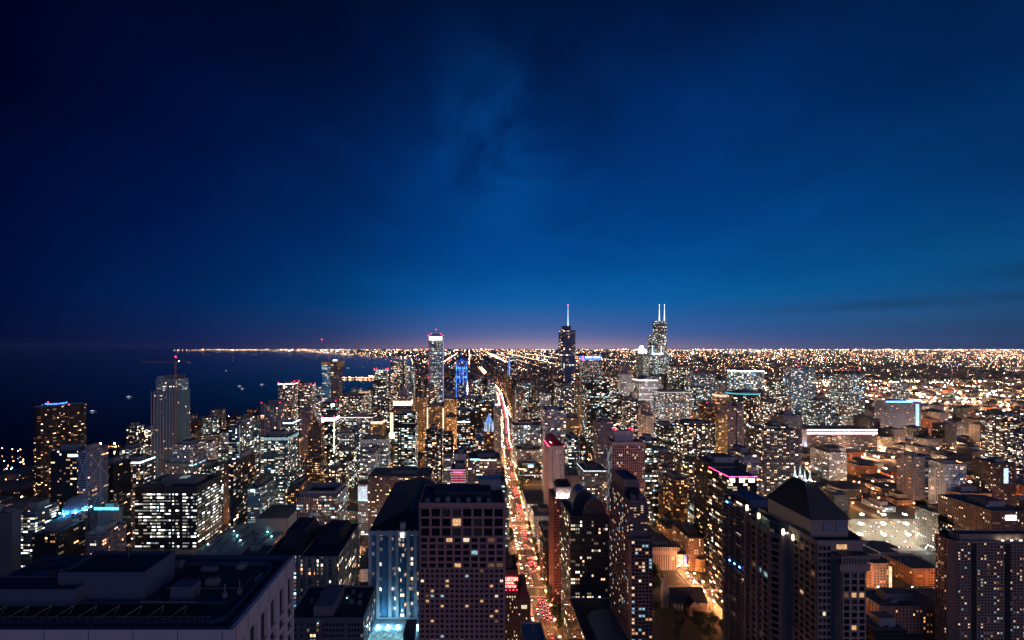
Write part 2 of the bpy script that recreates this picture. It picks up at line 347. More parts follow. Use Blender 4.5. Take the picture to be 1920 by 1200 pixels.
B('low_block', 60, 105, 1000, 395, 30, 'black', 'low dark block left of the blue lit dome', None)
B('hospital_tower', 300, 345, 868, 690, 30, 'stone', 'blocky beige building with sparse warm windows right of the lamp-row high-rise', None)
B('apartment_tower', 345, 405, 876, 720, 38, 'darkc', 'long dark building with a domed roof edge behind the glowing office block', None)
B('office_block', 419, 440, 868, 680, 30, 'brown', 'brown slab with golden windows between the glowing office and the white-finned tower', 'the brown golden slab')
B('office_tower', 432, 438, 868, 575, 60, 'dark', 'slim dark building with a pale grey corner fin', None, strips=())
B('glass_tower', 429, 449, 803, 620, 60, 'teal', 'tall glass tower with a white rooftop fin and a wide lit side', 'the white-finned glass tower', tiers=[(432, 449, 796, 626, 44)], strips=[(449.5, 797, 940, 1.6, (.5,.55,.65), .35)])  # white fin drawn as a glowing strip, its brightness put in as emission
B('apartment_tower', 489, 540, 820, 700, 44, 'teal', 'broad pale teal glass tower with hundreds of lit windows', 'the broad teal glass tower', crn=(5, (.45,.75,.8), .5), pent=1.3)
B('apartment_tower', 489, 525, 757, 850, 40, facade((.22,.2,.22), W=4.5, Hc=3.2, ww=.62, wh=.8, lit=.18, row=.1, em=2.4), 'dark apartment tower with pale vertical piers and red roof beacons near the shore', 'the tower with pale piers', beacon=3)
B('apartment_tower', 521, 548, 719, 1050, 36, 'resid', 'tall grey residential tower with a lamp-lit roof rim by the lake', 'the lamp-rimmed lakeside tower', crn=(3, (.9,.85,.8), 2.2), beacon=2)
B('apartment_tower', 551, 561, 716, 1120, 30, 'black', 'very slim black tower with red beacons between two lit lakeside towers', None, beacon=2)
B('apartment_tower', 562, 583, 722, 1100, 34, 'resid', 'grey lakeside tower speckled with warm windows and topped by red beacons', None, beacon=4)
B('apartment_tower', 565, 581, 766, 960, 24, 'pink', 'narrow pinkish tower lit from below in the lakeside cluster', None)
B('apartment_tower', 531, 548, 792, 760, 30, 'residc', 'tower with a turquoise-lit roof rim in front of the lakeside cluster', 'the turquoise-rimmed tower', crn=(2.4, (.6,.95,.9), 5), pent=.6)
B('apartment_tower', 578, 602, 800, 780, 30, 'brown', 'brown tower under a dark stepped crown with glowing upper windows', None, tiers=[(582, 598, 790, 786, 18), (586, 594, 783, 790, 10)], pent=0)
B('apartment_tower', 603, 627, 783, 800, 30, 'darkc', 'dark glass tower with a violet-white lit crown', 'the violet-crowned tower', crn=(7, PUR, 4.5), pent=.4, beacon=2, strips=[(626.6, 784, 850, 1.6, (1,.6,.35), 4)])
B('apartment_tower', 603, 630, 754, 900, 30, 'dark', 'dark tower with three red beacons and a cyan lit panel near its top', None, beacon=3, strips=[(624, 757, 762, 7, (.4,.9,1), 7)])
B('apartment_tower', 590, 600, 725, 1290, 34, 'blue', 'lower blue-lit wing tower beside the blue tower under construction', None, pent=0)
B('apartment_tower', 638, 680, 741, 1150, 40, 'resd', 'wide dark residential block full of small white lights beside the bay', 'the wide block by the bay')
B('apartment_tower', 673, 690, 734, 1250, 30, 'resid', 'greyish tower with a pinkish lit top at the edge of the bay', None, crn=(5,(1,.6,.4),.8))
B('apartment_tower', 701, 724, 693, 1330, 36, 'darkc', 'tall dark glass tower with a white frame and red beacons right of the bay', 'the white-framed glass tower', crn=(4, (.7,.65,.75), .7), beacon=4, pent=.5)
B('apartment_tower', 733, 760, 678, 1420, 38, 'resd', 'tall dark residential tower with scattered warm lights left of the white-topped skyscraper', None, beacon=1)
B('apartment_tower', 763, 776, 687, 1480, 36, 'residc', 'pale slim tower with white horizontal floors left of the white-topped skyscraper', None)
B('apartment_tower', 700, 730, 750, 1060, 36, 'resd', 'dark tower with dense white windows right below the white-framed glass tower', None)
B('apartment_block', 648, 700, 782, 900, 34, 'residc', 'low wide pale block with bright rows in front of the wide block by the bay', None, crn=(2,(1,.8,.6),1.6))
B('apartment_block', 695, 716, 790, 860, 30, 'tan', 'tan block with floodlit ragged top right of the low pale block', None, crn=(6,(1,.62,.4),1.6))
B('hotel_block', 635, 660, 812, 880, 36, 'dots', 'greyish block studded with bright round lights by the orange plaza', None)
B('low_block', 552, 576, 822, 990, 60, facade((.45,.25,.1), W=5, ww=.3, wh=.3, lit=.4, em=3, tone='g'), 'low orange-lit block glimpsed between towers left of the violet-crowned tower', None, crn=(6,ORA,1.2), pent=0)
B('low_block', 630, 653, 824, 980, 50, facade((.45,.25,.1), W=5, ww=.3, wh=.3, lit=.4, em=3, tone='g'), 'low amber-lit block glimpsed between towers right of the violet-crowned tower', None, crn=(6,ORA,1.4), pent=0)
B('office_tower', 572, 601, 858, 760, 80, 'stripe', 'dark brown office slab with thin golden stripes and a deep blue roof', 'the golden-striped brown slab', pent=.5)
B('office_block', 617, 662, 846, 850, 40, 'darkc', 'low dark glass block with a greenish roof lamp right of the golden-striped slab', None, strips=[(625, 852, 855, 8, (.4,1,.85), 5)])
B('hotel_tower', 675, 727, 824, 800, 36, facade((.22,.24,.28), (.02,.035,.05), W=3.3, Hc=3.1, ww=.6, wh=.6, lit=.42, row=.2, em=2.3, tone='c'), 'broad tower with a plain pale top band and cyan windows', 'the broad tower with the pale band', crn=(8, (.5,.45,.5), .25), pent=.6)  # pale top band glows: its lightness is put in as emission
B('office_tower', 740, 779, 776, 780, 36, 'green', 'black-green glass tower densely lit with cool windows', 'the densely lit black-green tower', pent=.8)
B('hotel_tower', 731, 772, 768, 830, 46, 'brown', 'brown tower crowned with dazzling floodlights behind the black-green tower', 'the floodlit brown tower', crn=(9, (1,.62,.36), 7), tiers=[(738, 770, 752, 838, 26)], pent=0, strips=[(734.5, 774, 815, 5, (1,.55,.25), 4), (734.5, 812, 822, 9, (1,.7,.4), 14)])
B('office_tower', 776, 799, 746, 1060, 36, 'gold', 'golden stone tower beside the foot of the white-topped skyscraper', 'the golden tower')
B('apartment_tower', 802, 832, 762, 1000, 36, 'gold', 'amber apartment tower with two glowing white vertical edges', None, strips=[(801.5, 765, 812, 1.3, (1,.9,.7), 3), (831, 765, 812, 1.3, (1,.9,.7), 3)])
B('apartment_tower', 797, 829, 811, 700, 34, 'resd', 'dark tower with a stepped black top in front of the amber tower', 'the stepped dark tower', tiers=[(803, 820, 805, 706, 20)])
B('office_tower', 857, 882, 770, 900, 40, 'officw', 'grey office tower with one bright white floor line and a blue roof', None, strips=[(869.5, 790, 792, 24, (1,.95,.85), 3)])
B('office_tower', 879, 905, 772, 1000, 40, 'dark', 'dark office tower directly left of the slender blue-capped stone tower', None)
B('office_tower', 858, 900, 748, 1180, 44, 'darkc', 'black wide tower in front of the blue pointed skyscraper', None)
B('office_tower', 900, 932, 758, 1120, 36, 'dark', 'black tower with sparse windows behind the slender blue-capped stone tower', None)
B('office_tower', 882, 916, 724, 1380, 44, 'officw', 'boxy pale-striped office tower right of the blue pointed skyscraper', None, tiers=[(885, 903, 711, 1388, 24)])
B('office_tower', 836, 855, 782, 1100, 40, 'gold', 'short golden building between the amber tower and the grey office tower', None)
B('office_tower', 833, 857, 748, 1300, 40, 'gold', 'gold-lit low tower just below the right edge of the white-topped skyscraper', None, pent=0)
B('church_tower', 926, 940, 762, 930, 18, facade((.4,.36,.34), W=2.2, ww=.4, wh=.7, lit=.2, row=.1, em=2), 'slender pale stone tower with a blue-lit cap left of the avenue', 'the blue-capped stone tower', tiers=[(929, 938, 757, 933, 10)], pent=0, crn=(4, (.45,.6,1), 3))
B('hotel_tower', 908, 926, 810, 760, 26, 'brown', 'brown hotel tower under a blue floodlit gothic spire', 'the blue-spired brown tower', pent=0)
B('office_block', 892, 907, 812, 820, 26, 'blue', 'slim bluish-lit building left of the blue-spired tower', None)
B('hotel_block', 851, 875, 851, 660, 30, facade((.6,.58,.56), W=3.4, ww=.4, wh=.9, lit=.12, em=2), 'small white building with dark vertical window slots above the red one', 'the small white slotted building')
B('hotel_block', 857, 882, 846, 700, 30, 'tan', 'tan block peeping out behind the small white slotted building', None, crn=(2.5,(1,.6,.3),1))
B('office_block', 845, 873, 880, 590, 30, facade((.3,.03,.06), (.1,.01,.02), W=12, Hc=3.6, ww=.95, wh=.45, lit=1, row=0, em=.9, tone='w'), 'small block glowing red between the brown apartment slab and the avenue', 'the red glowing block', crn=(1, (1,.03,.14), 2.2), strips=[(859, 884.5, 887, 18, (1,.08,.2), 4), (859, 890, 891.5, 25, (.9,.02,.1), 1.4), (859, 894.5, 896, 25, (.9,.02,.1), 1.2), (859, 899, 900.5, 25, (.9,.02,.1), 1.0)])
B('office_block', 833, 847, 858, 690, 30, 'white', 'small pale building with few windows left of the white slotted building', None)
B('office_tower', 878, 938, 860, 640, 40, facade((.24,.18,.18), W=3.2, Hc=3.1, ww=.8, wh=.42, lit=.2, row=.4, em=2.6), 'brown slab with thin floor stripes beside the left kerb of the avenue', 'the striped brown slab by the avenue', strips=[(891, 860.5, 862.5, 18, (.5,1,.95), 4), (915, 862, 864, 30, (1,.85,.6), 2)])
B('apartment_block', 690, 808, 893, 620, 46, facade((.2,.14,.13), W=3.4, Hc=3.0, ww=.7, wh=.45, lit=.26, row=.1, em=3.4), 'long brown brick apartment slab with warm windows behind the near dark block', 'the long brown apartment slab')
B('office_block', 690, 702, 850, 760, 40, 'white', 'narrow whitish block behind the long brown apartment slab', None)
B('billboard_block', 671, 690, 908, 640, 20, 'white', 'small block with a dark pyramid roof and a big white lit screen', 'the white lit screen', pent=0, strips=[(680, 912, 936, 17, (.75,.85,1), .9), (680, 936, 938.5, 17, (.3,.95,.9), 3)])
B('office_block', 540, 560, 912, 640, 46, 'brown', 'brown block with orange-lit windows directly left of the hollow-roofed office', None)
B('office_block', 464, 488, 915, 600, 44, facade((.3,.42,.42), (.05,.12,.12), W=3, ww=.5, wh=.5, lit=.5, em=1.2, tone='c'), 'small turquoise-lit block at the foot of the broad teal glass tower', None, strips=[(474, 918, 922, 8, (.3,.8,1), 6)])
B('parking_deck', 478, 540, 972, 560, 50, CONC, 'flat grey roofed hall with a slanting skylight in front of the teal glass tower', None, pent=0)
# ================================================================ straight ahead and right of the avenue
B('office_tower', 953, 968, 670, 2100, 40, 'dark', 'plain dark tower on the horizon side left of the stainless spire', None, strips=[(955, 672, 700, 2.4, (.1,.3,1), 1.6)], crn=(2,(1,.8,.5),1.2))
B('office_tower', 962, 1014, 797, 1010, 40, facade((.3,.32,.36), (.02,.03,.04), W=2.6, Hc=3.8, ww=.7, wh=.5, lit=.5, row=.5, em=2.3, tone='c'), 'white-striped office slab with a deep blue roof right of the avenue', 'the white-striped office slab', tiers=())
B('office_block', 968, 1016, 843, 955, 36, 'grid', 'lower pale gridded office stepping down in front of the white-striped slab', None)
B('office_block', 974, 1016, 876, 900, 40, 'dark', 'dark low office with a cyan roof lamp beside the right kerb of the avenue', None, strips=[(995, 872, 876, 9, (.4,.9,1), 5)])
B('store_block', 988, 1030, 945, 691, 70, facade((.5,.5,.52), W=6, ww=.3, wh=.4, lit=.3, em=2, tone='c'), 'flat-roofed white store beside the avenue, left of the red-topped tower', 'the flat white store', pent=.5, roofmat=ROOF2)
B('store_block', 1002, 1037, 967, 612, 40, facade((.45,.47,.52), W=6, ww=.4, wh=.4, lit=.3, em=2, tone='c'), 'small pale blue box-like store with lit corner just nearer than the flat white store', None, roofmat=ROOF2)
B('store_block', 1017, 1039, 1000, 545, 40, 'stone', 'low shop block with a white parapet left of the maroon tower', None)
B('store_block', 1019, 1039, 1024, 505, 30, 'black', 'low dark shop block with a rounded corner beside the boulevard trees', None, poly=chamf(4))
B('apartment_tower', 1022, 1062, 768, 800, 36, facade((.45,.38,.38), W=3.1, Hc=3.4, ww=.62, wh=.6, lit=.4, row=.1, em=2.2), 'pale gridded tower full of warm square windows behind the red-topped tower', 'the warm gridded tower')
B('apartment_tower', 1063, 1088, 784, 850, 34, 'tan', 'tower with an upswept curved roof right of the warm gridded tower', None, poly=chamf(4))
B('office_tower', 1066, 1086, 822, 690, 34, 'residc', 'stubby glass building with cyan panels right of the red-topped tower', None)
B('office_tower', 1088, 1100, 740, 1180, 30, 'tan', 'narrow beige slab squeezed left of the black glass office tower', None)
B('office_tower', 1092, 1127, 668, 1900, 50, facade((.05,.06,.1), W=2.4, Hc=3.8, ww=.5, wh=.7, lit=.4, row=.3, em=2.2, tone='w'), 'tall block with a blue and pink lit top between the two tallest skyscrapers', 'the blue-and-pink topped block', pent=0, crn=(18, (.1,.22,1), 1.6), strips=[(1093, 667, 676, 2, (1,.1,.35), 4), (1104, 668, 671, 12, (.6,.8,1), 4), (1119, 668, 671, 12, (.5,.7,1), 4)])
B('office_tower', 1100, 1143, 713, 1050, 44, facade((.012,.013,.014), (.008,.01,.01), W=2.4, Hc=3.9, ww=.8, wh=.55, lit=.32, row=.9, em=2.0, tone='c'), 'black glass office tower with greenish lit floors beside the river', 'the black glass office tower', pent=.4)
B('office_tower', 1129, 1160, 706, 1400, 50, 'officw', 'grey office block with two bright roof lamps behind the black glass office tower', None, tiers=[(1133, 1140, 702, 1406, 20)])
B('office_tower', 1165, 1187, 702, 1480, 40, 'white', 'light grey office tower with vertical lines and a lit base band', None)
B('office_tower', 1130, 1141, 679, 2000, 40, 'dark', 'dark tower just right of the blue-and-pink topped block', None)
B('office_tower', 1167, 1181, 686, 1950, 40, 'pink', 'dim rosy tower left of the green-crowned tower', None, tiers=[(1170, 1178, 682, 1955, 20)])
B('apartment_tower', 1147, 1170, 742, 1040, 30, 'resd', 'dark residential tower with colourful windows right of the black glass office tower', None)
B('apartment_tower', 1175, 1196, 748, 1010, 30, 'resd', 'dark residential tower with blue and red specks left of the gabled white tower', None)
B('apartment_tower', 1121, 1150, 792, 760, 32, 'pink', 'mauve stone tower with stepped shoulders below the dark residential towers', 'the mauve stepped tower', tiers=[(1125, 1146, 787, 764, 22)])
B('office_tower', 1238, 1298, 735, 1200, 50, facade((.12,.12,.13), (.02,.02,.02), W=3, Hc=3.9, ww=.55, wh=.5, lit=.6, row=.4, em=2.5), 'broad office tower with brightly lit column tops right of the gabled white tower', 'the broad office with lit columns', crn=(3,(.8,.75,.65),.6))
B('office_tower', 1244, 1272, 800, 900, 46, 'darkc', 'dark cyan-lit office tower right of the white penthouse tower', None)
B('office_tower', 1262, 1298, 690, 1750, 50, 'darkc', 'dim blue-glass towers right of the twin-antenna skyscraper', None)
B('office_tower', 1300, 1332, 728, 1400, 46, 'office', 'low teal-lit office block left of the rounded glass tower', None)
B('office_tower', 1298, 1340, 702, 1700, 50, 'blue', 'blue-lit office building with bright roof lines on the far river bank', None)
B('apartment_tower', 1210, 1234, 826, 640, 30, 'office', 'green glass office tower with banded lights behind the white penthouse tower', None)
B('apartment_block', 1234, 1262, 850, 700, 40, 'brick', 'low brick block with an orange-lit flat roof', None)
B('apartment_tower', 1283, 1341, 794, 800, 40, 'resd', 'tall dark tower with mauve vertical piers and a rounded middle bay', 'the tower with the rounded bay', poly=bowed, pent=.8, strips=[(1302, 795, 928, 3, (.20,.13,.16), .25), (1322, 795, 928, 3, (.20,.13,.16), .25)])  # mauve piers carry their brightness as emission, they hold no lamps
B('apartment_tower', 1325, 1345, 757, 850, 30, 'brown', 'brown tower with red roof beacons behind the tower with the rounded bay', None, beacon=3)
B('apartment_tower', 1345, 1364, 776, 840, 30, 'gold', 'amber-lit slim tower right of the brown beacon tower', 'the amber slim tower')
B('sign_tower', 1350, 1364, 740, 960, 30, 'tan', 'tan boxy tower with a glowing band at its top', None, crn=(6,(1,.7,.5),1.2), pent=0)
B('apartment_tower', 1366, 1380, 762, 900, 30, 'pink', 'pinkish twin-topped tower, left half, near the amber slim tower', None)
B('apartment_tower', 1382, 1395, 760, 905, 30, 'pink', 'pinkish twin-topped tower, right half, next to the rounded glass tower', None)
B('apartment_tower', 1378, 1438, 738, 1000, 60, facade((.02,.024,.03), (.01,.014,.02), W=3.2, Hc=3.4, ww=.85, wh=.5, lit=.3, row=.3, em=2.6), 'rounded black glass tower with a turquoise roof rim', 'the rounded glass tower', poly=oval, pent=.5, crn=(3, (.1,.55,.65), 1.2))
B('office_tower', 1380, 1433, 695, 1500, 50, facade((.14,.12,.1), W=4, Hc=5, ww=.5, wh=.6, lit=.75, row=.2, em=2.5, tone='c'), 'pale office block with a brilliant white roof line above the rounded glass tower', None, crn=(4,(.9,.95,.85),4))
B('apartment_tower', 1432, 1500, 806, 680, 44, facade((.15,.115,.12), W=3.2, Hc=3.0, ww=.6, wh=.5, lit=.34, row=.1, em=2.7), 'big brown residential tower with cool and warm windows, right of centre', 'the big brown residential tower', tiers=[(1445, 1478, 797, 690, 24)], pent=.6)
B('apartment_tower', 1470, 1504, 779, 780, 34, 'stone', 'taller brown tower with a lit attic behind the big brown residential tower', None)
B('office_tower', 1490, 1530, 692, 1500, 50, 'blue', 'hazy blue glass tower west of the river', None, tiers=[(1496, 1526, 688, 1508, 30)], beacon=1)
B('office_tower', 1530, 1572, 752, 1250, 50, 'office', 'mid-rise office with blurred white floor lines west of the river', None)
B('office_tower', 1578, 1622, 702, 1400, 50, 'office', 'white-lit office tower with a dark rounded cap on the right', 'the dark-capped white-lit office', tiers=[(1580, 1612, 695, 1408, 34, 'black')], beacon=2)
B('office_tower', 1455, 1488, 708, 1600, 50, 'darkc', 'dim glass tower with a bright blue lamp left of the hazy blue tower', None, strips=[(1472, 710, 714, 6, (.4,.6,1), 8)])
B('warehouse', 1513, 1645, 806, 1150, 70, facade((.16,.13,.13), W=5, Hc=4, ww=.6, wh=.3, lit=.3, row=.9, em=1.8), 'huge long low warehouse with a glowing pink-white cornice', 'the long glowing warehouse', pent=0, strips=[(1579, 805, 808, 132, (1,.72,.78), 3), (1579, 810.5, 814, 132, (1,.74,.8), 3.4)])
B('pavilion', 1508, 1535, 782, 1350, 40, 'dark', 'low rounded hall with a pink-lit front behind the long glowing warehouse', None, poly=chamf(8), crn=(7,(1,.7,.8),2.4), pent=0)
B('office_tower', 1662, 1727, 752, 1300, 40, facade((.12,.13,.18), W=4, ww=.5, wh=.4, lit=.12, row=.3, em=2), 'hotel block outlined with bright blue neon on its roof and edge', 'the blue neon hotel', pent=.3, strips=[(1686, 752, 754.5, 50, (.08,.25,1), 9), (1713, 750, 752.5, 28, (.08,.25,1), 9), (1720, 758, 815, 5.5, (.12,.32,1), 5)])
B('apartment_tower', 1686, 1704, 720, 1500, 30, 'residc', 'faint pale tower standing behind the blue neon hotel', None)
B('apartment_tower', 1772, 1812, 870, 720, 26, facade((.5,.47,.5), W=3.4, Hc=3.1, ww=.5, wh=.5, lit=.3, row=.1, em=2), 'white apartment tower standing alone among low roofs on the right', 'the lone white tower', tiers=())
B('office_block', 1713, 1735, 856, 760, 30, 'pink', 'pinkish windowless block left of the lone white tower', None)
B('office_block', 1735, 1762, 862, 770, 34, 'teal', 'teal-lit block touching the pinkish windowless block', None)
B('apartment_block', 1555, 1588, 848, 900, 50, 'white', 'white-lit mid-rise beneath the long glowing warehouse', None)
B('apartment_tower', 1880, 1925, 780, 900, 40, 'resd', 'dark apartment tower at the right edge of the picture', None)
B('apartment_tower', 1862, 1905, 868, 700, 30, 'brick', 'brick tower with a column of bluish stair windows at the right edge', None, strips=[(1886, 878, 906, 8, (.5,.7,1), 1.6)])
B('hotel_tower', 1095, 1140, 882, 620, 40, facade((.3,.28,.28), W=3, Hc=3.2, ww=.45, wh=.5, lit=.4, row=.1, em=2.6), 'pale mid-rise dotted with warm windows behind the vaulted building', 'the pale dotted mid-rise', crn=(1.6,(.8,.9,.9),1.5))
B('parking_deck', 1060, 1092, 892, 640, 60, CONC, 'flat grey roof between the red-topped tower and the pale dotted mid-rise', None, pent=.4)
B('apartment_block', 1228, 1256, 925, 640, 40, facade((.34,.24,.16), W=4, ww=.35, wh=.8, lit=.5, em=1.2, tone='g'), 'amber-lit block with tall pilasters left of the brown corner tower', None)
B('apartment_tower', 1262, 1290, 899, 620, 34, 'brown', 'brown corner tower with small warm windows below the tower with the rounded bay', None)
B('apartment_block', 1236, 1262, 876, 690, 44, 'stone', 'grey block with a long dark roof right of the white penthouse tower', None)
B('store_block', 1300, 1332, 942, 660, 60, facade((.4,.27,.16), W=7, ww=.7, wh=.6, lit=.4, em=1.6, tone='c'), 'low store with white-lit shop windows beside the orange street', None, roofmat=ROOF2)
B('office_block', 1337, 1400, 872, 520, 44, 'black', 'very dark tower with a deep blue roof left of the pink neon roof', 'the very dark tower')
B('hotel_tower', 1366, 1419, 893, 450, 36, 'dark', 'dark tower with pink neon outlining its floodlit penthouse', 'the pink neon penthouse', pent=0, crn=(.7, NEON, 9), strips=[(1373, 897, 904, 9, (1,.85,.7), 4), (1391, 897, 904, 10, (1,.85,.7), 4), (1409, 897, 904, 11, (1,.85,.7), 4)])
B('office_block', 1395, 1423, 853, 560, 36, 'grid', 'beige block with a vaulted roof behind the pink neon penthouse', None)
# ---------------------------------------------------------------- near buildings with real window openings
def pane(name, col, s): 
    m = glow(name, col, s*.62, 'NONE', 1.3); return m
PD = plain('window_glass_dark', (.012,.014,.02), .12, 0, .5, .5)
PD2 = plain('window_glass_blind', (.06,.055,.055), .4, 0, .5, 1.5)
PW = pane('window_lit_warm', (1,.55,.26), 1.3); PY = pane('window_lit_cream', (1,.8,.55), 1.8)
PC = pane('window_lit_cool', (.45,.85,1), 1.0); PB = pane('window_lit_blue', (.12,.4,1), .8); PDIM = pane('window_lit_dim', (1,.5,.2), .22)
def openings(r, org, p0, p1, z0, z1, nc, nr, frame, pw=1.0, sh=1.0, dep=.5, lit=.1, sett=(PW,PY,PC,PW), budget=None, dark=(PD,PD,PD,PD2), seed=1, rows_lit=(), merge=None, piers=True):
    """frame bars standing proud of wall p0-p1 with a glass pane in every opening; the first ones are parts of their own"""
    rg = random.Random(seed); d = Vector((p1[0]-p0[0], p1[1]-p0[1])); L = d.length; d /= L; nrm = Vector((d.y, -d.x))
    cw = L/nc; ch = (z1-z0)/nr; rest = MB(); rm = [PD, PD2, PW, PY, PC, PB, PDIM]
    P = lambda s, z, o: (p0[0]+d.x*s+nrm.x*o, p0[1]+d.y*s+nrm.y*o, z)
    for j in range(nr-1, -1, -1):
        for i in range(nc):
            z = z0+j*ch; s0 = i*cw+pw/2; s1 = (i+1)*cw-pw/2
            L_ = rg.random() < (lit if j not in rows_lit else .85)
            m = rg.choice(sett) if L_ else rg.choice(dark)
            q = [P(s0, z+sh/2, .06), P(s1, z+sh/2, .06), P(s1, z+ch-sh/2, .06), P(s0, z+ch-sh/2, .06)]
            if budget is not None and budget[0] > 0:
                budget[0] -= 1; mb = MB(); mb.face(q); mb.build('window', m, r, org)
            else:
                if m not in rm: rm.append(m)
                rest.face(q, rm.index(m))
    if rest.f: rest.build('window', rm, r, org, kind='stuff')
    fr = MB()
    def slab(s0, s1, za, zb, o):
        a, b, c, e = P(s0, 0, 0), P(s1, 0, 0), P(s1, 0, o), P(s0, 0, o)
        pts = [(e[0], e[1]), (c[0], c[1]), (b[0], b[1]), (a[0], a[1])]
        fr.prism(pts, za, zb); fr.face([(*pts[3], za), (*pts[2], za), (*pts[1], za), (*pts[0], za)])
    if piers:
        for i in range(nc+1):
            s0 = max(0, i*cw-pw/2); s1 = min(L, i*cw+pw/2); slab(s0, s1, z0, z1, dep)
    for j in range(nr+1):
        za = max(z0, z0+j*ch-sh/2)+.003; zb = min(z1, z0+j*ch+sh/2)-.003; slab(.003, L-.003, za, zb, dep-.004)
    fr.build('facade_frame', frame, r, org)
def block(r, org, pts, z0, z1, mat, name='wall', rmat=ROOF, edge=None, roof=True):
    mb = MB(); mb.prism(pts, z0, z1, cap=False); mb.build(name, mat, r, org)
    if roof: roof_part(pts, z1, r, org, rmat, edge)
def simple(r, org, name, mat, *boxes, wm=0):
    mb = MB()
    for b in boxes: mb.box(*b)
    return mb.build(name, mat, r, org)
def foot(*a): FOOT.append(a)

# ---- the near roof, bottom left
PALE = plain('pale_stone_panel', (.42,.4,.46), .8, 0, .3, .3)
PALED = plain('panel_joint', (.06,.06,.07), .8)
org = (-92, 107, 0); t = root('residential_tower', 'huge near tower with a dark blue walled roof filling the bottom left corner', 'building', org)
HEROES.append((300, 1040, 90, 'the huge near roof'))
foot(-140, -50, 80, 130, 240)
u0, u1, v0, v1, z = -131, -54.9, 91.1, 123.6, 240
mb = MB(); mb.prism(rect(u0, u1, v0, v1), 0, z, cap=False); mb.build('wall', PALE, t, org)
DKR = plain('dark_roof_paint', (.014,.028,.06), .8, 0, .6, .25); RIM = plain('roof_coping', (.035,.065,.13), .6, 0, .3, .4)
mb = MB()
def ringface(mb, A, B_, z, mi=0):
    k = len(A)
    for i in range(k):
        j = (i+1) % k; mb.face([(*A[i], z), (*A[j], z), (*B_[j], z), (*B_[i], z)], mi)
def rr(x0, x1, y0, y1, r, k=6):
    o = []
    for cx, c2, a in ((x1-r, y0+r, -90), (x1-r, y1-r, 0), (x0+r, y1-r, 90), (x0+r, y0+r, 180)):
        for i in range(k+1):
            b = R(a+90*i/k); o.append((cx+r*math.cos(b), c2+r*math.sin(b)))
    return o
outer = rr(u0, u1, v0, v1, .02); c1 = rr(u0+1.1, u1-1.1, v0+1.1, v1-1.1, .3)
ringface(mb, outer, c1, z); mb.prism(c1[::-1], z-1.4, z, cap=False); mb.build('parapet', RIM, t, org)
mb = MB(); mb.face([(*p, z-1.4) for p in rect(u0+.5, u1-.5, v0+.5, v1-.5)]); mb.build('roof', DKR, t, org)
i0 = rr(u0+3, u1-3.2, v0+3, v1-3, 4); i1 = rr(u0+3.7, u1-3.9, v0+3.7, v1-3.7, 3.5)
mb = MB(); ringface(mb, i0, i1, z-.25); mb.prism(i0, z-1.4, z-.25, cap=False); mb.prism(i1[::-1], z-1.4, z-.25, cap=False); mb.build('inner_rim', RIM, t, org)
PENT = plain('penthouse_brick', (.065,.09,.15), .85, 0, .5, .6)
mb = MB(); mb.prism(rect(-107, -84.6, 103.6, 114.5), z-1.4, 246, cap=False); mb.build('penthouse', PENT, t, org); roof_part(rect(-107, -84.6, 103.6, 114.5), 246, t, org, DKR, RIM, .8)
simple(t, org, 'door', PALED, (-84.61, -84.5, 104.4, 105.5, z-1.4, z+1.0))
mb = MB(); mb.prism(rect(-128, -100, 101, 107), z-1.4, 243.2, cap=False); mb.build('plant_room', PENT, t, org); roof_part(rect(-128, -100, 101, 107), 243.2, t, org, DKR, RIM, .5)
simple(t, org, 'stair_house', PENT, (-77.6, -71.9, 103.3, 106.6, z-1.4, 242.4)); simple(t, org, 'door', PALED, (-71.91, -71.8, 104.2, 105.2, z-1.4, z+.8))
simple(t, org, 'roof_step', RIM, (-126, -62, 102.0, 102.5, z-1.4, z-.7))
simple(t, org, 'plant_well', plain('well_black', (.012,.012,.016), .9), (-126, -66, 94.8, 101.6, z-1.39, z-1.1))
for a, b in ((-64.5, 105), (-61.4, 106.5)):
    mb = MB(); mb.prism(ngon(a, b, .7, .7, 12), z-1.4, z-.2); mb.bar((a, b, z-.2), (a, b, z+2.2), .12); mb.build('vent', METAL, t, org)
mb = MB()
for k in range(9):
    a = -118+k*5.6; mb.bar((a, 96, z-1.1), (a+2.6, 99.5, z+.1), .1); mb.bar((a+2.6, 99.5, z+.1), (a+3.2, 97.5, z-1), .08)
mb.build('pipework', METAL, t, org)
mb = MB()
for k in range(16): mb.box(u0+4+k*4.6, u0+4.08+k*4.6, v0+10.2, v1-3.8, z-1.4, z-1.33)
for k in range(4): mb.box(u0+4, u1-4.2, v0+12+k*4.6, v0+12.08+k*4.6, z-1.4, z-1.335)
mb.build('membrane_seam', PALED, t, org)
mb = MB()
for k in range(38):
    mb.bar((u0+4+k*1.82, v0+3.35, z-.25), (u0+4+k*1.82, v0+3.35, z+.75), .03)
mb.bar((u0+4, v0+3.35, z+.75), (u1-6.6, v0+3.35, z+.75), .035); mb.bar((u0+4, v0+3.35, z+.3), (u1-6.6, v0+3.35, z+.3), .025); mb.build('railing', METAL, t, org)
for (a, b, w_, d_, h_) in ((-73, 110, 3.2, 1.6, 1.5), (-69, 118, 2.2, 2.2, 1.2), (-79, 117, 4.5, 1.4, .9), (-60.5, 112, 1.2, 3, .8), (-88, 118.5, 2, 2, 1.6)): simple(t, org, 'rooftop_unit', METAL, (a, a+w_, b, b+d_, z-1.4, z-1.4+h_), (a+.2, a+w_-.2, b+.2, b+d_-.2, z-1.4+h_, z-1.2+h_))
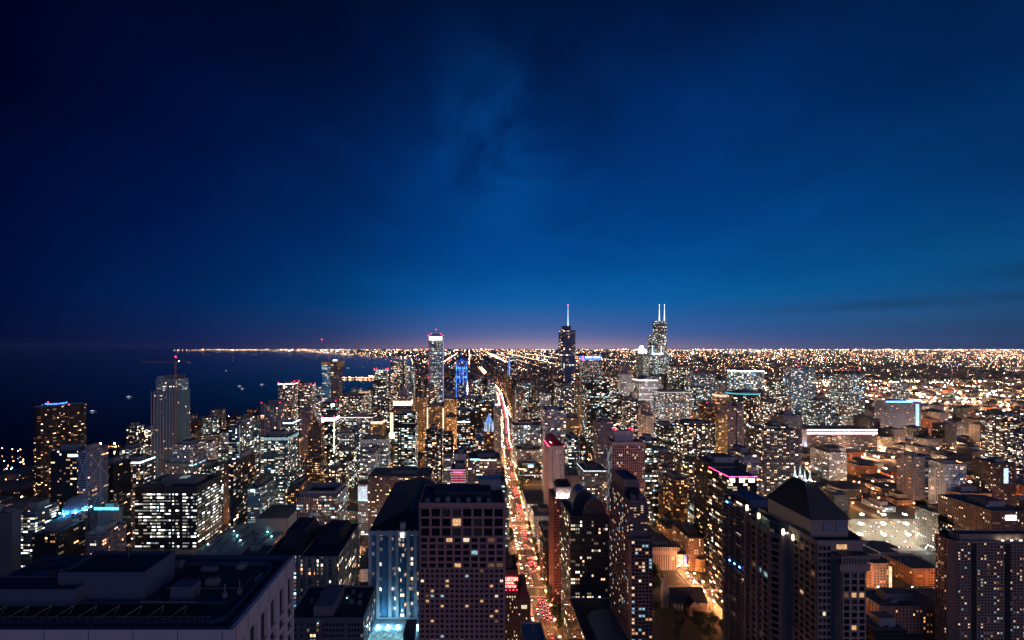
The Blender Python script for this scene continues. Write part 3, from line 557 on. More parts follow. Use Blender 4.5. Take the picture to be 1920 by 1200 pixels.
mb = MB(); mb.bar((-83, 108.5, z-1.1), (-62, 108.5, z-1.1), .14); mb.bar((-62, 108.5, z-1.1), (-62, 119, z-1.1), .14); mb.bar((-84, 101.8, z-.5), (-70, 101.8, z-.5), .18); mb.bar((-112, 109, 243.6), (-101, 109, 243.6), .25); mb.build('duct', METAL, t, org)
simple(t, org, 'skylight', plain('skylight_dull', (.12,.16,.22), .2), (-126, -120, 111, 116, z-1.4, z-.6), (-117, -111, 111, 116, z-1.4, z-.6))
simple(t, org, 'mast', METAL, (-98.2, -98.05, 116, 116.15, z-1.4, z+2.4))
simple(t, org, 'lamp_post', METAL, (-95.0, -94.9, 111, 111.1, 246, 249))
bud = [100]
openings(t, org, (u1, v0+1), (u1, v1-1), 227.2, 235.4, 6, 1, PALE, 1.9, .6, .9, 0, budget=bud, dark=(PD,))
openings(t, org, (u1, v0+1), (u1, v1-1), 60, 227, 6, 42, PALE, 1.7, 1.3, .9, .02, budget=bud, dark=(PD,), seed=3)
mb = MB()
for k in range(7): mb.box(u1, u1+.95, v0+1+k*5.08-.06, v0+1+k*5.08+.06, 235.7, z-.05)
for k in range(8): mb.box(u0+k*10.2+3, u0+k*10.2+3.14, v0-.03, v0+.02, 200, z-.05)
mb.build('panel_joint', PALED, t, org)
simple(t, org, 'side_band', PALE, (u1, u1+.9, v0, v1, 235.41, z-.06))

# ---- the dark gridded block, centre foreground
MAUVE = plain('mauve_granite', (.36,.2,.2), .75, 0, .35, .15)
org = (-4.5, 257, 0); t = root('office_tower', 'big near block of dark mauve stone with a deep blue roof beside the bright avenue', 'building', org)
HEROES.append((866, 943, 240, 'the near mauve block')); foot(-34, 25, 234, 277, 210)
u0, u1, v0, v1, z = -30.5, 21.6, 240, 273, 210.2
block(t, org, rect(u0, u1, v0, v1), 0, z, MAUVE, edge=MAUVE, rmat=DKR)
simple(t, org, 'penthouse', DKR, (-22, 14, 252, 266, z-1.2, z+2.5)); simple(t, org, 'stair_house', METAL, (6, 21, 264, 272.5, z-1.2, z+6))
simple(t, org, 'penthouse_wall', MAUVE, (21.6, 21.9, 240.5, 272.5, 150, z-.1))
for k in range(7): simple(t, org, 'rooftop_unit', METAL, (-27+k*6.3, -24.4+k*6.3, 243.5, 247, z-1.2, z+.4+.5*(k%3)))
bud = [100]
sett = (PW,PY,PDIM,PC,PW)
openings(t, org, (u0+.8, v0), (u1-.8, v0), 190, 207.5, 8, 3, MAUVE, 1.3, 1.2, .8, .05, sett, bud, seed=12)
openings(t, org, (u0+.8, v0), (u1-.8, v0), 171, 189.99, 10, 5, MAUVE, 1.4, 1.2, .8, .16, sett, bud, seed=13)
openings(t, org, (u0+.8, v0), (u1-.8, v0), 20, 170.99, 17, 50, MAUVE, 1.15, 1.25, .8, .09, sett, bud, seed=14)

# ---- the blue-lit tower with pale pilasters
org = (-56, 340, 0); t = root('residential_tower', 'pale pilastered tower washed in cyan light under a long dark gabled roof', 'building', org)
HEROES.append((738, 1000, 300, 'the cyan-lit pilastered tower')); foot(-84, -32, 245, 385, 165)
u0, u1, v0, v1, z = -75.5, -34.5, 300, 376, 165.5
PIL = plain('pale_pilaster', (.72,.7,.66), .75, 0, .3, .2)
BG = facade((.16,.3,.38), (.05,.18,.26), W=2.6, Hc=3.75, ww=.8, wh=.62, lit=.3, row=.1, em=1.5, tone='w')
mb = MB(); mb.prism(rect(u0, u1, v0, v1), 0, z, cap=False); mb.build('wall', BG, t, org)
cols = (-74.6, -68.6, -59.6, -54.2, -46.0, -40.6, -35.4)
for c in cols: simple(t, org, 'pilaster', PIL, (c-1.15, c+1.15, v0-1.3, v0-.01, 100, z+.6))
for a, b in ((-58.6, -55.2+4.2), (-53.3, -47)):
    pass
mb = MB(); bay = [(-53.2, v0), (-51.6, v0-2.0), (-48.6, v0-2.0), (-47.0, v0)]
mb.prism(bay, 102, 161, cap=True, u0=1); mb.build('bay_window', BG, t, org)
mb = MB(); bay = [(-67.6, v0), (-65.6, v0-1.4), (-62.6, v0-1.4), (-60.6, v0)]
mb.prism(bay, 102, 158, cap=True, u0=2); mb.build('bay_window', BG, t, org)
SLATE = plain('dark_metal_roof', (.018,.022,.032), .6, .1, .4, .3)
mb = MB(); ridge = z+8; cu = (u0+u1)/2
A = [(u0, v0, z), (u1, v0, z), (u1, v1+30, z), (u0, v1+30, z)]; r0, r1 = (cu+6, v0+24, ridge), (cu+8, v1+24, ridge)
mb.face([A[0], A[1], r0]); mb.face([A[1], A[2], r1, r0]); mb.face([A[3], A[0], r0, r1]); mb.face([A[2], A[3], r1]); mb.build('roof', SLATE, t, org)
mb = MB()
for k in range(9):
    y_ = v0+14+k*8; mb.box(u1-7-k*.3, u1-5-k*.3, y_, y_+3.2, z+3, z+8)
mb.build('dormer_row', SLATE, t, org)
simple(t, org, 'rear_wing', DKR, (u0+2, u1-2, v1+.1, v1+30, 0, z-.1))
simple(t, org, 'lantern', PIL, (-52.2, -48.4, v0+.5, v0+4, z, z+5)); simple(t, org, 'lantern_light', glow('lantern_white', (1,.93,.85), 2.2, 'NONE'), (-51.6, -49, v0-1.35, v0-1.31, z-6, z-1))
simple(t, org, 'attic_band', PIL, (u0, u1, v0-.6, v0-.02, z-3.2, z))
# its terrace
TERR = plain('terrace_stone', (.45,.5,.52), .6, 0, .4, .2)
simple(t, org, 'podium', TERR, (-79, -36, 248, 299.9, 0, 100)); simple(t, org, 'podium_parapet', TERR, (-79, -36, 298.6, 299.6, 100, 101.2))
simple(t, org, 'skylight', glow('skylight_cyan', (.35,.85,1), .55, 'AUTO', .3), (-70, -46, 268, 282, 100, 102))
simple(t, org, 'podium_unit', DKR, (-46, -38, 276, 292, 100, 104))
for k in range(6): simple(t, org, 'floodlight', glow('flood_cyan', (.22,.62,.95), 230, 'AUTO'), (-74+k*7.2, -73+k*7.2, 289, 289.8, 101, 101.5))

# ---- dark roofed block, bottom, left of the pilastered tower
org = (-96, 281, 0); t = root('office_block', 'low dark block with a cluttered black roof and purple-grey side wall at the bottom', 'building', org)
foot(-125, -66, 258, 302, 125)
block(t, org, [(-120, 263), (-70, 263), (-70, 299), (-120, 299)], 0, 125, facade((.12,.1,.12), W=2.6, Hc=3.6, ww=.7, wh=.5, lit=.14, row=.3, em=2), rmat=DKR, edge=CONC)
simple(t, org, 'penthouse', plain('blue_grey_render', (.14,.14,.2), .8), (-104, -91, 266, 290, 123.8, 131)); 
for a in ((-88, 284), (-84, 279), (-80, 286), (-86, 290), (-78, 278), (-108, 288), (-112, 280)): simple(t, org, 'rooftop_unit', METAL, (a[0], a[0]+2.6, a[1], a[1]+2.6, 123.8, 125.9))
simple(t, org, 'roof_lamp', glow('roof_lamp_green', (.5,1,.8), 6, 'AUTO'), (-87, -86.6, 282, 282.4, 126, 126.4), (-100, -99.6, 262, 262.3, 122, 122.3), (-106, -105.6, 292, 292.4, 126, 126.4))

# ---- gothic pale block between the near roof and the dark block
org = (-125, 360, 0); t = root('apartment_block', 'pale pointed-arch apartment block with columns of lit windows beside the near roof', 'building', org)
foot(-176, -98, 324, 400, 133)
BEI = plain('beige_stone', (.34,.3,.28), .8, 0, .3, .2); LITW = facade((.3,.27,.25), W=5.6, Hc=3.4, ww=.5, wh=.55, lit=.75, row=.1, em=1.8, tone='w')
block(t, org, rect(-172, -140, 334, 392), 0, 129, LITW, rmat=DKR)
block(t, org, rect(-139.9, -108, 328, 392), 0, 131, facade((.3,.27,.25), W=4.2, Hc=3.4, ww=.42, wh=.6, lit=.4, row=.1, em=1.8, tone='w'), name='wing_wall', rmat=DKR)
for c in (-139.5, -134, -128.5, -123, -117, -111): 
    mb = MB(); mb.box(c-.8, c+.8, 326.6, 327.99, 20, 130); mb.face([(c-.8,326.6,130),(c+.8,326.6,130),(c,326.6,133)]); mb.build('pilaster', BEI, t, org)
for (a, b, c, d_, h) in ((-165, -142, 345, 385, 14), (-136, -112, 350, 388, 10), (-150, -141, 336, 344, 6)):
    mb = MB(); mb.prism(rect(a, b, c, d_), 128, 128+h, top=inset(rect(a, b, c, d_), 6)); mb.build('mansard_roof', SLATE, t, org)

# ---- office with the hollow roof
org = (U(595, 575), 582, 0); v = 560; z = Zt(930, v); a0, a1 = U(556, v), U(633, v); t = root('office_block', 'square office with a sunken hollow roof and rows of bright cream windows', 'building', org)
HEROES.append((600, 905, 560, 'the hollow-roofed office')); foot(a0-4, a1+4, v-5, v+50, z)
block(t, org, rect(a0, a1, v, v+44), 0, z, facade((.2,.19,.2), W=2.9, Hc=4.1, ww=.7, wh=.45, lit=.34, row=.93, em=3.0, tone='w'), rmat=DKR)
mb = MB(); p_o = rect(a0+3, a1-3, v+3, v+41); p_i = rect(a0+8, a1-8, v+8, v+37); ringface(mb, p_o, p_i, z+5); mb.prism(p_o, z-1.2, z+5, cap=False); mb.prism(p_i[::-1], z-1.2, z+5, cap=False); mb.build('roof_screen', CONC, t, org)
for k in range(0, 17): simple(t, org, 'mullion', CONC, (a0+k*3.55, a0+k*3.55+.5, v-.5, v-.02, 5, z-1))

# ---- the glowing office, left
v = 600; z = Zt(913, v); a0, a1 = U(253, v), U(369, v); org = ((a0+a1)/2, v+30, 0)
t = root('office_building', 'wide glass office glowing with cold white floors of light, behind the near roof', 'building', org)
HEROES.append((335, 915, 600, 'the wide glowing office')); foot(a0-4, a1+4, v-5, v+64, z)
OG = facade((.02,.03,.04), (.02,.04,.05), W=3.2, Hc=4.9, ww=.94, wh=.4, lit=.56, row=.3, em=2.6, tone='o')
block(t, org, rect(a0, a1, v, v+60), 0, z-9, OG, rmat=DKR, roof=False)
block(t, org, rect(a0, a1, v, v+60), z-9, z, plain('dark_attic', (.025,.035,.05), .5), name='attic_wall', rmat=DKR)
simple(t, org, 'penthouse', METAL, (a0+26, a1-14, v+18, v+44, z-1.2, z+6)); units(rect(a0, a1, v, v+60), z, t, org, 6, 2)
simple(t, org, 'roof_light_panel', glow('roof_panel', (.6,.8,.9), .35, 'AUTO', .3), (a0+50, a0+62, v+22, v+34, z+6, z+6.3))
bx = U(395, 610); t = root('low_hall', 'flat hall roof lit pale turquoise between the glowing office and the near roof', 'building', (U(470, 540), 550, 0))
org = (U(470, 540), 550, 0); h0, h1, hv0, hv1 = -348, -262, 500, 590; foot(h0, h1, hv0, hv1, 30)
block(t, org, rect(h0, h1, hv0, hv1), 0, 42, CONC, rmat=plain('pale_membrane', (.3,.34,.36), .7, 0, .5, .06))
for k in range(5): simple(t, org, 'roof_step', CONC, (h0+8+k*16, h0+10+k*16, hv0+6, hv1-8, 40.8, 43.5))
for k in range(4): simple(t, org, 'rooftop_unit', METAL, (h0+14+k*18, h0+21+k*18, hv0+30+10*(k%2), hv0+42+10*(k%2), 40.8, 44))
for k in range(7): simple(t, org, 'roof_lamp', glow('roof_lamp_teal', (.35,.85,.9), 26, 'AUTO'), (h0+6+k*12, h0+7+k*12, hv0+20+(k*37)%50, hv0+21+(k*37)%50, 45, 45.6))

# ---- pale braced slab
v = 498; org = (U(161, v), v+14, 0); z = Zt(845, v); t = root('apartment_slab', 'pale high-rise with diagonal braces and thin floor bands right of a black tower', 'building', org)
HEROES.append((160, 846, 500, 'the pale braced high-rise')); a0, a1 = U(146, v), U(165, v); foot(a0-4, a1+4, v-4, v+34, z)
block(t, org, rect(a0, a1, v, v+28), 0, z, facade((.3,.28,.32), W=4, Hc=3.0, ww=.9, wh=.45, lit=.1, row=.1, em=2))
simple(t, org, 'penthouse', CONC, (a0+3, a1-3, v+6, v+20, z-1.2, z+5)); mb = MB()
for k in range(4):
    zz = z-3-k*38; mb.bar((a0, v-.4, zz), (a1, v-.4, zz-38), .5); mb.bar((a1, v-.4, zz), (a0, v-.4, zz-38), .5); mb.bar((a1+.4, v, zz), (a1+.4, v+28, zz-38), .5); mb.bar((a1+.4, v+28, zz), (a1+.4, v, zz-38), .5)
mb.build('cross_brace', PALE, t, org)

# ---- octagonal tower with the blue lit dome
v = 420; cu = U(138, v+10); org = (cu, v+12, 0); z = Zt(966, v); t = root('domed_tower', 'small dark tower capped by a ribbed dome lit electric blue', 'building', org)
HEROES.append((137, 935, 420, 'the blue lit dome')); foot(cu-17, cu+17, v-4, v+28, z)
pts = ngon(cu, v+12, 12.5, 12.5, 8, math.pi/8); block(t, org, pts, 0, z, facade((.09,.09,.12), W=3.2, Hc=3.1, ww=.6, wh=.55, lit=.16, row=.1, em=2.2, tone='w'))
mb = MB(); pr = ngon(cu, v+12, 10, 10, 16); zz = z
for k in range(5):
    t0 = (k+1)/5*math.pi/2; q = ngon(cu, v+12, 10*math.cos(t0)+.6, 10*math.cos(t0)+.6, 16); z2 = z+15*math.sin(t0); mb.prism(pr, zz, z2, top=q, cap=(k == 4)); pr, zz = q, z2
mb.build('dome', plain('dome_copper', (.25,.4,.5), .5), t, org)
for k in range(8):
    a = math.pi/8+k*math.pi/4; mb = MB(); mb.bar((cu+10.5*math.cos(a), v+12+10.5*math.sin(a), z), (cu+2*math.cos(a), v+12+2*math.sin(a), z+15.5), .25); mb.build('dome_rib', plain('rib_gold', (.4,.35,.2), .4, .6), t, org)
    mb = MB(); mb.octa((cu+12.2*math.cos(a+.39), v+12+12.2*math.sin(a+.39), z+.8), .5); mb.build('floodlight', glow('flood_blue', (.1,.5,1), 700, 'AUTO'), t, org)

# ---- three-lobed dark tower by the lake
v = 790; cu = U(84, v); org = (cu, v+25, 0); z = Zt(762, v); t = root('lakeside_tower', 'black three-lobed lakeside tower with a blue lit crown at the far left', 'building', org)
HEROES.append((84, 757, 790, 'the black three-lobed tower')); foot(cu-45, cu+45, v-20, v+70, z); pts = []
for i in range(36):
    a = 2*math.pi*i/36; rad = 30+11*math.cos(3*(a+math.pi/2)); pts.append((cu+rad*1.08*math.cos(a), v+25+rad*math.sin(a)))
block(t, org, pts, 0, z, facade((.012,.012,.016), W=3.4, Hc=3.0, ww=.85, wh=.42, lit=.11, row=.3, em=3.0, tone='w'))
mb = MB(); c9 = ngon(cu, v+22, 15, 15, 20); mb.prism(c9, z-1.2, z+4.5); mb.build('penthouse', METAL, t, org); crown(ngon(cu, v+22, 15.4, 15.4, 20), z+2.6, z+4.4, (.05,.2,1), 5, t, org)
beacons(t, org, [(cu-4, v+10, z+5), (cu+38, v+10, z), (cu-30, v+8, z-120)], 1.6)

# ---- tower with the crane
v = 767; org = (U(310, v), v+20, 0); t = root('apartment_tower', 'tall pale tower nearing completion with stepped shoulders, alone against the dark lake', 'building', org)
HEROES.append((310, 707, 767, 'the pale lakeside tower')); foot(U(280, v), U(342, v), v-6, v+46, 240)
PT = facade((.13,.24,.27), (.02,.06,.08), W=3.2, Hc=3.5, ww=.5, wh=.62, lit=.035, row=.1, em=2.4, tone='c', pier=4); PT2 = facade((.26,.33,.36), (.03,.07,.09), W=3.2, Hc=3.5, ww=.6, wh=.62, lit=.3, row=.3, em=1.5, tone='c', pier=4)
block(t, org, rect(U(284,v), U(330,v), v, v+40), 0, Zt(822, v), PT); block(t, org, rect(U(286,v), U(330,v), v+1, v+39), Zt(822,v)-1, Zt(733, v), PT, name='middle_wall'); block(t, org, rect(U(290,v), U(328,v), v+3, v+37), Zt(733,v)-1, Zt(712, v), PT2, name='upper_wall')
block(t, org, rect(U(291,v), U(307,v), v+4, v+30), Zt(712,v)-1, Zt(706, v), PT2, name='top_wall'); simple(t, org, 'mullion', PALE, *[(U(284+k*5.7,v)-.4, U(284+k*5.7,v)+.4, v-.7, v-.02, 40, Zt(733, v)-.5) for k in range(9)])
simple(t, org, 'floor_slab', CONC, *[(U(308,v), U(327,v), v+5, v+32, Zt(711,v)+k*3.6, Zt(711,v)+k*3.6+.4) for k in range(3)])
simple(t, org, 'column', CONC, *[(U(309,v)+k*4.2, U(309,v)+k*4.2+.6, v+5.5+q*24, v+6.1+q*24, Zt(711,v)-1, Zt(711,v)+7.4) for k in range(5) for q in (0, 1)])
def crane(x, v, ybase, ytop, yj, xl, xr, label, luff=None):
    u = U(x, v); org = (u, v, 0); zb, zt, zj = Zt(ybase, v), Zt(ytop, v), Zt(yj, v); t = root('tower_crane', label, 'crane', org)
    M = plain('crane_steel', (.5,.25,.12), .5, .3)
    mb = MB(); hw = 1.1
    for sx in (-hw, hw):
        for sy in (-hw, hw): mb.bar((u+sx, v+sy, zb), (u+sx, v+sy, zj if not luff else zt), .22)
    zz = zb; i = 0
    while zz < (zj if not luff else zt)-2.6:
        s = hw if i % 2 else -hw; mb.bar((u-s, v-hw, zz), (u+s, v-hw, zz+2.6), .12); mb.bar((u-hw, v-s, zz), (u-hw, v+s, zz+2.6), .12); mb.bar((u-hw, v-hw, zz), (u+hw, v-hw, zz), .12); zz += 2.6; i += 1
    mb.build('mast', M, t, org); mb = MB()
    if luff:
        lx, ly = luff; e = (U(lx, v), v, Zt(ly, v)); mb.bar((u, v-.6, zt), (e[0], v-.3, e[2]), .3); mb.bar((u, v+.6, zt), (e[0], v+.3, e[2]), .3); mb.bar((u+1.6, v, zt+1), e, .25)
        for k in range(12): a = Vector((u, v, zt)).lerp(Vector(e), k/12); b = Vector((u+1.6, v, zt+1)).lerp(Vector(e), (k+.5)/12); mb.bar(a, b, .12)
        mb.build('jib', M, t, org); simple(t, org, 'counterweight', CONC, (u+1, u+7, v-1, v+1, zt-1, zt+1.4)); beacons(t, org, [(e[0], e[1], e[2]-.5)], 2.2)
    else:
        for q in (-.7, .7): mb.bar((U(xl, v), v+q, zj), (U(xr, v), v+q, zj), .25)
        mb.bar((U(xl, v), v, zj+1.2), (u, v, zj+2), .25); mb.bar((u, v, zj+2), (U(xr, v), v, zj+1), .2)
        nseg = 30
        for k in range(nseg):
            a = U(xl, v)+(U(xr, v)-U(xl, v))*k/nseg; mb.bar((a, v-.7, zj), (a+1.2, v, zj+1.3), .12)
        mb.build('jib', M, t, org); mb = MB(); mb.bar((u, v, zj), (u, v, zt), .35); mb.bar((u, v, zt), (U(xl, v)*.5+u*.5, v, zj+1.2), .1); mb.bar((u, v, zt), (U(xr, v), v, zj+1), .1); mb.build('tower_head', M, t, org)
        simple(t, org, 'counterweight', CONC, (U(xr, v)-5, U(xr, v), v-1, v+1, zj-2.6, zj-.3)); simple(t, org, 'cab', METAL, (u+1.2, u+3.4, v-2, v-.4, zj-3, zj-.3)); beacons(t, org, [(u, v, zt)], 2.0)
        simple(t, org, 'work_light', glow('work_white', (.6,.8,1), 14, 'AUTO'), (u+6, u+7.6, v-1.2, v-.8, zj+1.2, zj+2.6))
crane(329.5, 764, 868, 671, 679, 262, 357, 'tall orange tower crane with a horizontal jib standing against the pale lakeside tower')

# ---- blue glass tower under construction with its crane
v = 1278; org = (U(618, v), v+20, 0); t = root('apartment_tower', 'unfinished twin-stem tower wrapped in blue-lit glass with a yellow top screen, by the lake', 'building', org)
HEROES.append((615, 676, 1278, 'the blue-lit unfinished tower')); foot(U(588, v), U(640, v), v-5, v+45, 250)
BLG = facade((.04,.16,.3), (.02,.14,.3), W=5, Hc=3.8, ww=.95, wh=.7, lit=.55, row=.3, em=.55, tone='c')
def frus(x0, x1, y0_, y1_, v, d, m, name, k=1.5):
    a0, a1 = U(x0, v), U(x1, v); zc = Zt(y1_, v); zb = Zt(y0_, v); nseg = 6; zs = [zb+(zc-zb)*i/nseg for i in range(nseg+1)]; mb = MB()
    for i in range(nseg):
        p = rect(a0+(k if i%2 else 0), a1-(k if i%2 else 0), v+(k if i%2 else 0), v+d); q = rect(a0+(0 if i%2 else k), a1-(0 if i%2 else k), v+(0 if i%2 else k), v+d); mb.prism(p, zs[i], zs[i+1], top=q, cap=i == nseg-1)
    mb.build(name, m, t, org)
mb = MB(); frus(603, 619, 840, 684, v, 40, BLG, 'wall'); frus(620, 635, 840, 684, v-6, 44, facade((.16,.15,.17), W=5, Hc=3.6, ww=.8, wh=.6, lit=.06, row=.3, em=2), 'concrete_wall', 1.0)
YS = plain('yellow_screen', (.5,.36,.08), .8); simple(t, org, 'safety_screen', YS, (U(602.5,v), U(618.5,v), v-.6, v+40, Zt(684,v), Zt(678,v)), (U(632,v-6), U(637.5,v-6), v-7, v+38, Zt(687,v), Zt(677.5,v)))
simple(t, org, 'core', CONC, (U(622,v), U(631,v), v+8, v+30, Zt(690,v), Zt(673.5,v))); simple(t, org, 'core_light', glow('core_white', (.8,.85,1), 3, 'NONE'), (U(622.5,v), U(630.5,v), v+7.6, v+7.9, Zt(677,v), Zt(674.5,v)))
simple(t, org, 'mechanical_band', plain('band_dark', (.02,.03,.05), .8), *[(U(603.5,v)-.5, U(619,v)+.2, v-.9, v+1.5, Zt(y_+1, v), Zt(y_, v)) for y_ in (696, 724, 743)])
crane(617, v, 684, 656, 656, 0, 0, 'distant luffing crane with a raised jib on the blue-lit unfinished tower', luff=(603.5, 637.5))

# ---- white-topped skyscraper (left of centre)
v = 1511; org = (U(816, v), v+28, 0); t = root('skyscraper', 'tall white slab skyscraper with a brilliant white top band, left of the avenue', 'building', org)
HEROES.append((817, 630, 1511, 'the white-topped skyscraper')); a0, a1 = U(803.5, v), U(830, v); foot(a0-5, a1+5, v-5, v+60, 340); z = Zt(630, v)
AO = facade((.34,.31,.33), (.03,.03,.035), W=2.6, Hc=3.9, ww=.5, wh=.72, lit=.45, row=.85, em=2.2, tone='c')
block(t, org, rect(a0, a1, v, v+54), 0, z, AO); crown(rect(a0+2.4, a1-2.4, v, v+54), z-16, z-1.5, (1,.97,.88), 3.2, t, org)
simple(t, org, 'corner_pier', PALE, (a0-.8, a0+1.6, v-.8, v+1.4, 0, z), (a1-1.6, a1+.8, v-.8, v+1.4, 0, z)); simple(t, org, 'edge_light', glow('side_face_violet', (.35,.4,1), .75, 'NONE'), (a1+.36, a1+.7, v+3, v+53, 60, z-17))  # right side face: its pale violet light is put in as emission
simple(t, org, 'penthouse', METAL, (a0+8, a1-8, v+12, v+42, z-1.2, z+8)); mb = MB(); mb.bar((a0+26, v+26, z+8), (a0+26, v+26, z+23), .5); mb.build('antenna', METAL, t, org)
beacons(t, org, [(a0+26, v+26, z+23), (a0, v, z), (a1, v, z), (a0+9, v+12, z+7), (a1-9, v+12, z+7), (a0-1, v-1, z-52), (a0-1, v-1, z-106), (a0-1, v-1, z-160), (a1+1, v, z-160)], 2.2)

# ---- blue pointed skyscraper
v = 1420; org = (U(865.5, v), v+20, 0); t = root('skyscraper', 'blue floodlit skyscraper with chevron-shaped set-backs and a needle point', 'building', org)
HEROES.append((865, 665, 1420, 'the blue pointed skyscraper')); a0, a1 = U(855, v), U(876, v); foot(a0-5, a1+5, v-5, v+45, 260)
BF = facade((.03,.09,.3), (.01,.03,.09), W=2.4, Hc=3.9, ww=.5, wh=.55, lit=.3, row=.3, em=1.4, tone='c'); BL = glow('blue_flood_strip', (.04,.2,1), 1.5, 'NONE', .06)
mb = MB(); mb.prism(rect(a0, a1, v, v+40), 0, Zt(678, v), cap=True); mb.build('wall', BF, t, org); cx = (a0+a1)/2; hw = (a1-a0)/2; zz = Zt(678, v)
for k in range(4):
    w0 = hw*(1-.22*k); w1 = hw*(1-.22*(k+1)); mb = MB(); yy0, yy1 = 678-k*3.4, 678-(k+1)*3.4
    mb.prism(rect(cx-w0, cx+w0, v+20-w0, v+20+w0), zz, Zt(yy1, v), top=rect(cx-w1, cx+w1, v+20-w1, v+20+w1)); zz = Zt(yy1, v); mb.build('roof_tier', plain('blue_roof_metal', (.08,.2,.55), .5), t, org)
    mb = MB()
    for s in (-1, 1): mb.bar((cx+s*w0, v+20-w0-.4, Zt(yy0, v)-8*(k+1)), (cx, v+20-w0-.4, Zt(yy0, v)-8*(k+1)+16), .9)
    mb.build('chevron_light', BL, t, org)
mb = MB(); mb.bar((cx, v+20, zz), (cx, v+20, Zt(656.5, v)), 1.0, r2=.3); mb.build('spire', glow('spire_blue', (.12,.3,1), 1.6, 'NONE'), t, org)
simple(t, org, 'blue_light_strip', BL, (a0-.4, a0+2.6, v-.6, v-.1, Zt(750, v), Zt(680, v)), (a1-2.6, a1+.4, v-.6, v-.1, Zt(750, v), Zt(680, v)), (cx-8, cx-4, v-.6, v-.1, Zt(718, v), Zt(690, v)), (cx+4, cx+8, v-.6, v-.1, Zt(718, v), Zt(690, v)))
for sx in (-1, 1):
    for k in range(5):
        mb = MB(); mb.octa((cx+sx*(5+k*3), v-2.2, Zt(690+(k*17)%34, v)), 1.3, 5); mb.build('floodlight', glow('flood_blue2', (.04,.22,1), 7, 'AUTO'), t, org)

# ---- blue floodlit gothic spire above the brown hotel
v = 764; cx = U(917, v+8); org = (cx, v+12, 0); t = root('gothic_spire', 'small gothic roof crown flooded with cold blue-white light beside the avenue', 'spire', (cx, v+12, 130)); o2 = (cx, v+12, 130)
z = Zt(810, 760)
mb = MB(); mb.prism(ngon(cx, v+10, 8, 8, 8), z-1.0, z+13, cap=False); mb.build('drum', facade((.3,.4,.6), W=3, Hc=6, ww=.4, wh=.8, lit=.9, em=1.6, tone='c'), t, o2)
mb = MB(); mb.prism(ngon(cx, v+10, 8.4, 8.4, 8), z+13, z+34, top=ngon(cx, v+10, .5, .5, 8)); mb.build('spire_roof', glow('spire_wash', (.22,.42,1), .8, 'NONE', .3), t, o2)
for k in range(8):
    a = k*math.pi/4; mb = MB(); mb.bar((cx+8.6*math.cos(a), v+10+8.6*math.sin(a), z-1.2), (cx+8.6*math.cos(a), v+10+8.6*math.sin(a), z+18), .7, r2=.15); mb.build('pinnacle', glow('pinnacle_white', (.6,.8,1), 1.5, 'NONE'), t, o2)

# ---- tall spired skyscraper
v = 1100; cx = U(1066, v); org = (cx, v+22, 0); t = root('skyscraper', 'tallest dark glass skyscraper with rounded corners and a white-lit needle spire', 'building', org)
HEROES.append((1065, 612, 1100, 'the needle-spired skyscraper')); foot(cx-35, cx+30, v-5, v+50, 350)
TG = facade((.05,.085,.17), (.012,.035,.08), W=4, Hc=3.9, ww=.95, wh=.5, lit=.17, row=.7, em=2.3, tone='w')
def rp(x0, x1, va, vb, k=4): return chamf(k)(U(x0, v), U(x1, v), va, vb)
block(t, org, rp(1046, 1083, v-4, v+44, 5), 0, Zt(718, v), facade((.1,.11,.14), (.03,.05,.07), W=3.2, Hc=3.6, ww=.8, wh=.55, lit=.3, row=.1, em=2.0, tone='c'), name='lower_wall')
block(t, org, rp(1052.5, 1080, v, v+40, 6), Zt(718, v)-1, Zt(619, v), TG); block(t, org, rp(1058, 1072, v+6, v+34, 3), Zt(619, v)-1, Zt(610.5, v), TG, name='upper_wall')
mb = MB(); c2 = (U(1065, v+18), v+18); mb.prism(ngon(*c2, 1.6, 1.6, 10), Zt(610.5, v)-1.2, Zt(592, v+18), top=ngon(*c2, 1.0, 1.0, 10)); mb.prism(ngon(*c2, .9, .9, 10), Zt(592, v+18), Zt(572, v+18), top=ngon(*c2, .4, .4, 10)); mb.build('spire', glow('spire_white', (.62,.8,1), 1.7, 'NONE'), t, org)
beacons(t, org, [(*c2, Zt(572, v+18)-1)], 2.0)
simple(t, org, 'mechanical_band', plain('band_dark', (.02,.03,.05), .8), *[(U(1052.5,v)-.3, U(1080,v)+.3, v+5.8, v+34.3, Zt(y_+2.2, v), Zt(y_, v)) for y_ in (630, 655, 688)])

# ---- twin-antenna black skyscraper
v = 2211; org = (U(1238, v), v+35, 0); t = root('skyscraper', 'black stepped skyscraper carrying two glowing white antennas', 'building', org)
HEROES.append((1238, 602, 2211, 'the twin-antenna skyscraper')); foot(U(1212, v), U(1258, v), v-8, v+80, 442)
WT = facade((.012,.013,.017), (.012,.02,.026), W=4.6, Hc=4.1, ww=.9, wh=.55, lit=.3, row=.95, em=1.8, tone='c'); WL = facade((.02,.022,.026), (.02,.03,.03), W=4.6, Hc=4.1, ww=.8, wh=.55, lit=.62, row=.6, em=1.5, tone='c')
block(t, org, rect(U(1217, v), U(1254, v), v, v+75), 0, Zt(668, v), WL); block(t, org, rect(U(1223, v), U(1251.5, v), v+2, v+70), Zt(668, v)-1, Zt(655, v), WL, name='middle_wall')
block(t, org, rect(U(1224, v), U(1251, v), v+4, v+60), Zt(655, v)-1, Zt(628, v), WT, name='upper_wall'); block(t, org, rect(U(1231.5, v), U(1251, v), v+6, v+50), Zt(628, v)-1, Zt(601, v), WT, name='top_wall')
simple(t, org, 'corner_light', glow('corner_white', (.95,.95,1), 2.2, 'NONE'), (U(1222.6, v), U(1224, v), v-1, v-.4, Zt(662, v), Zt(648, v)), (U(1239, v), U(1240, v), v-1, v-.4, Zt(662, v), Zt(648, v)), (U(1222, v), U(1243, v), v-1, v-.4, Zt(665, v), Zt(662, v)))
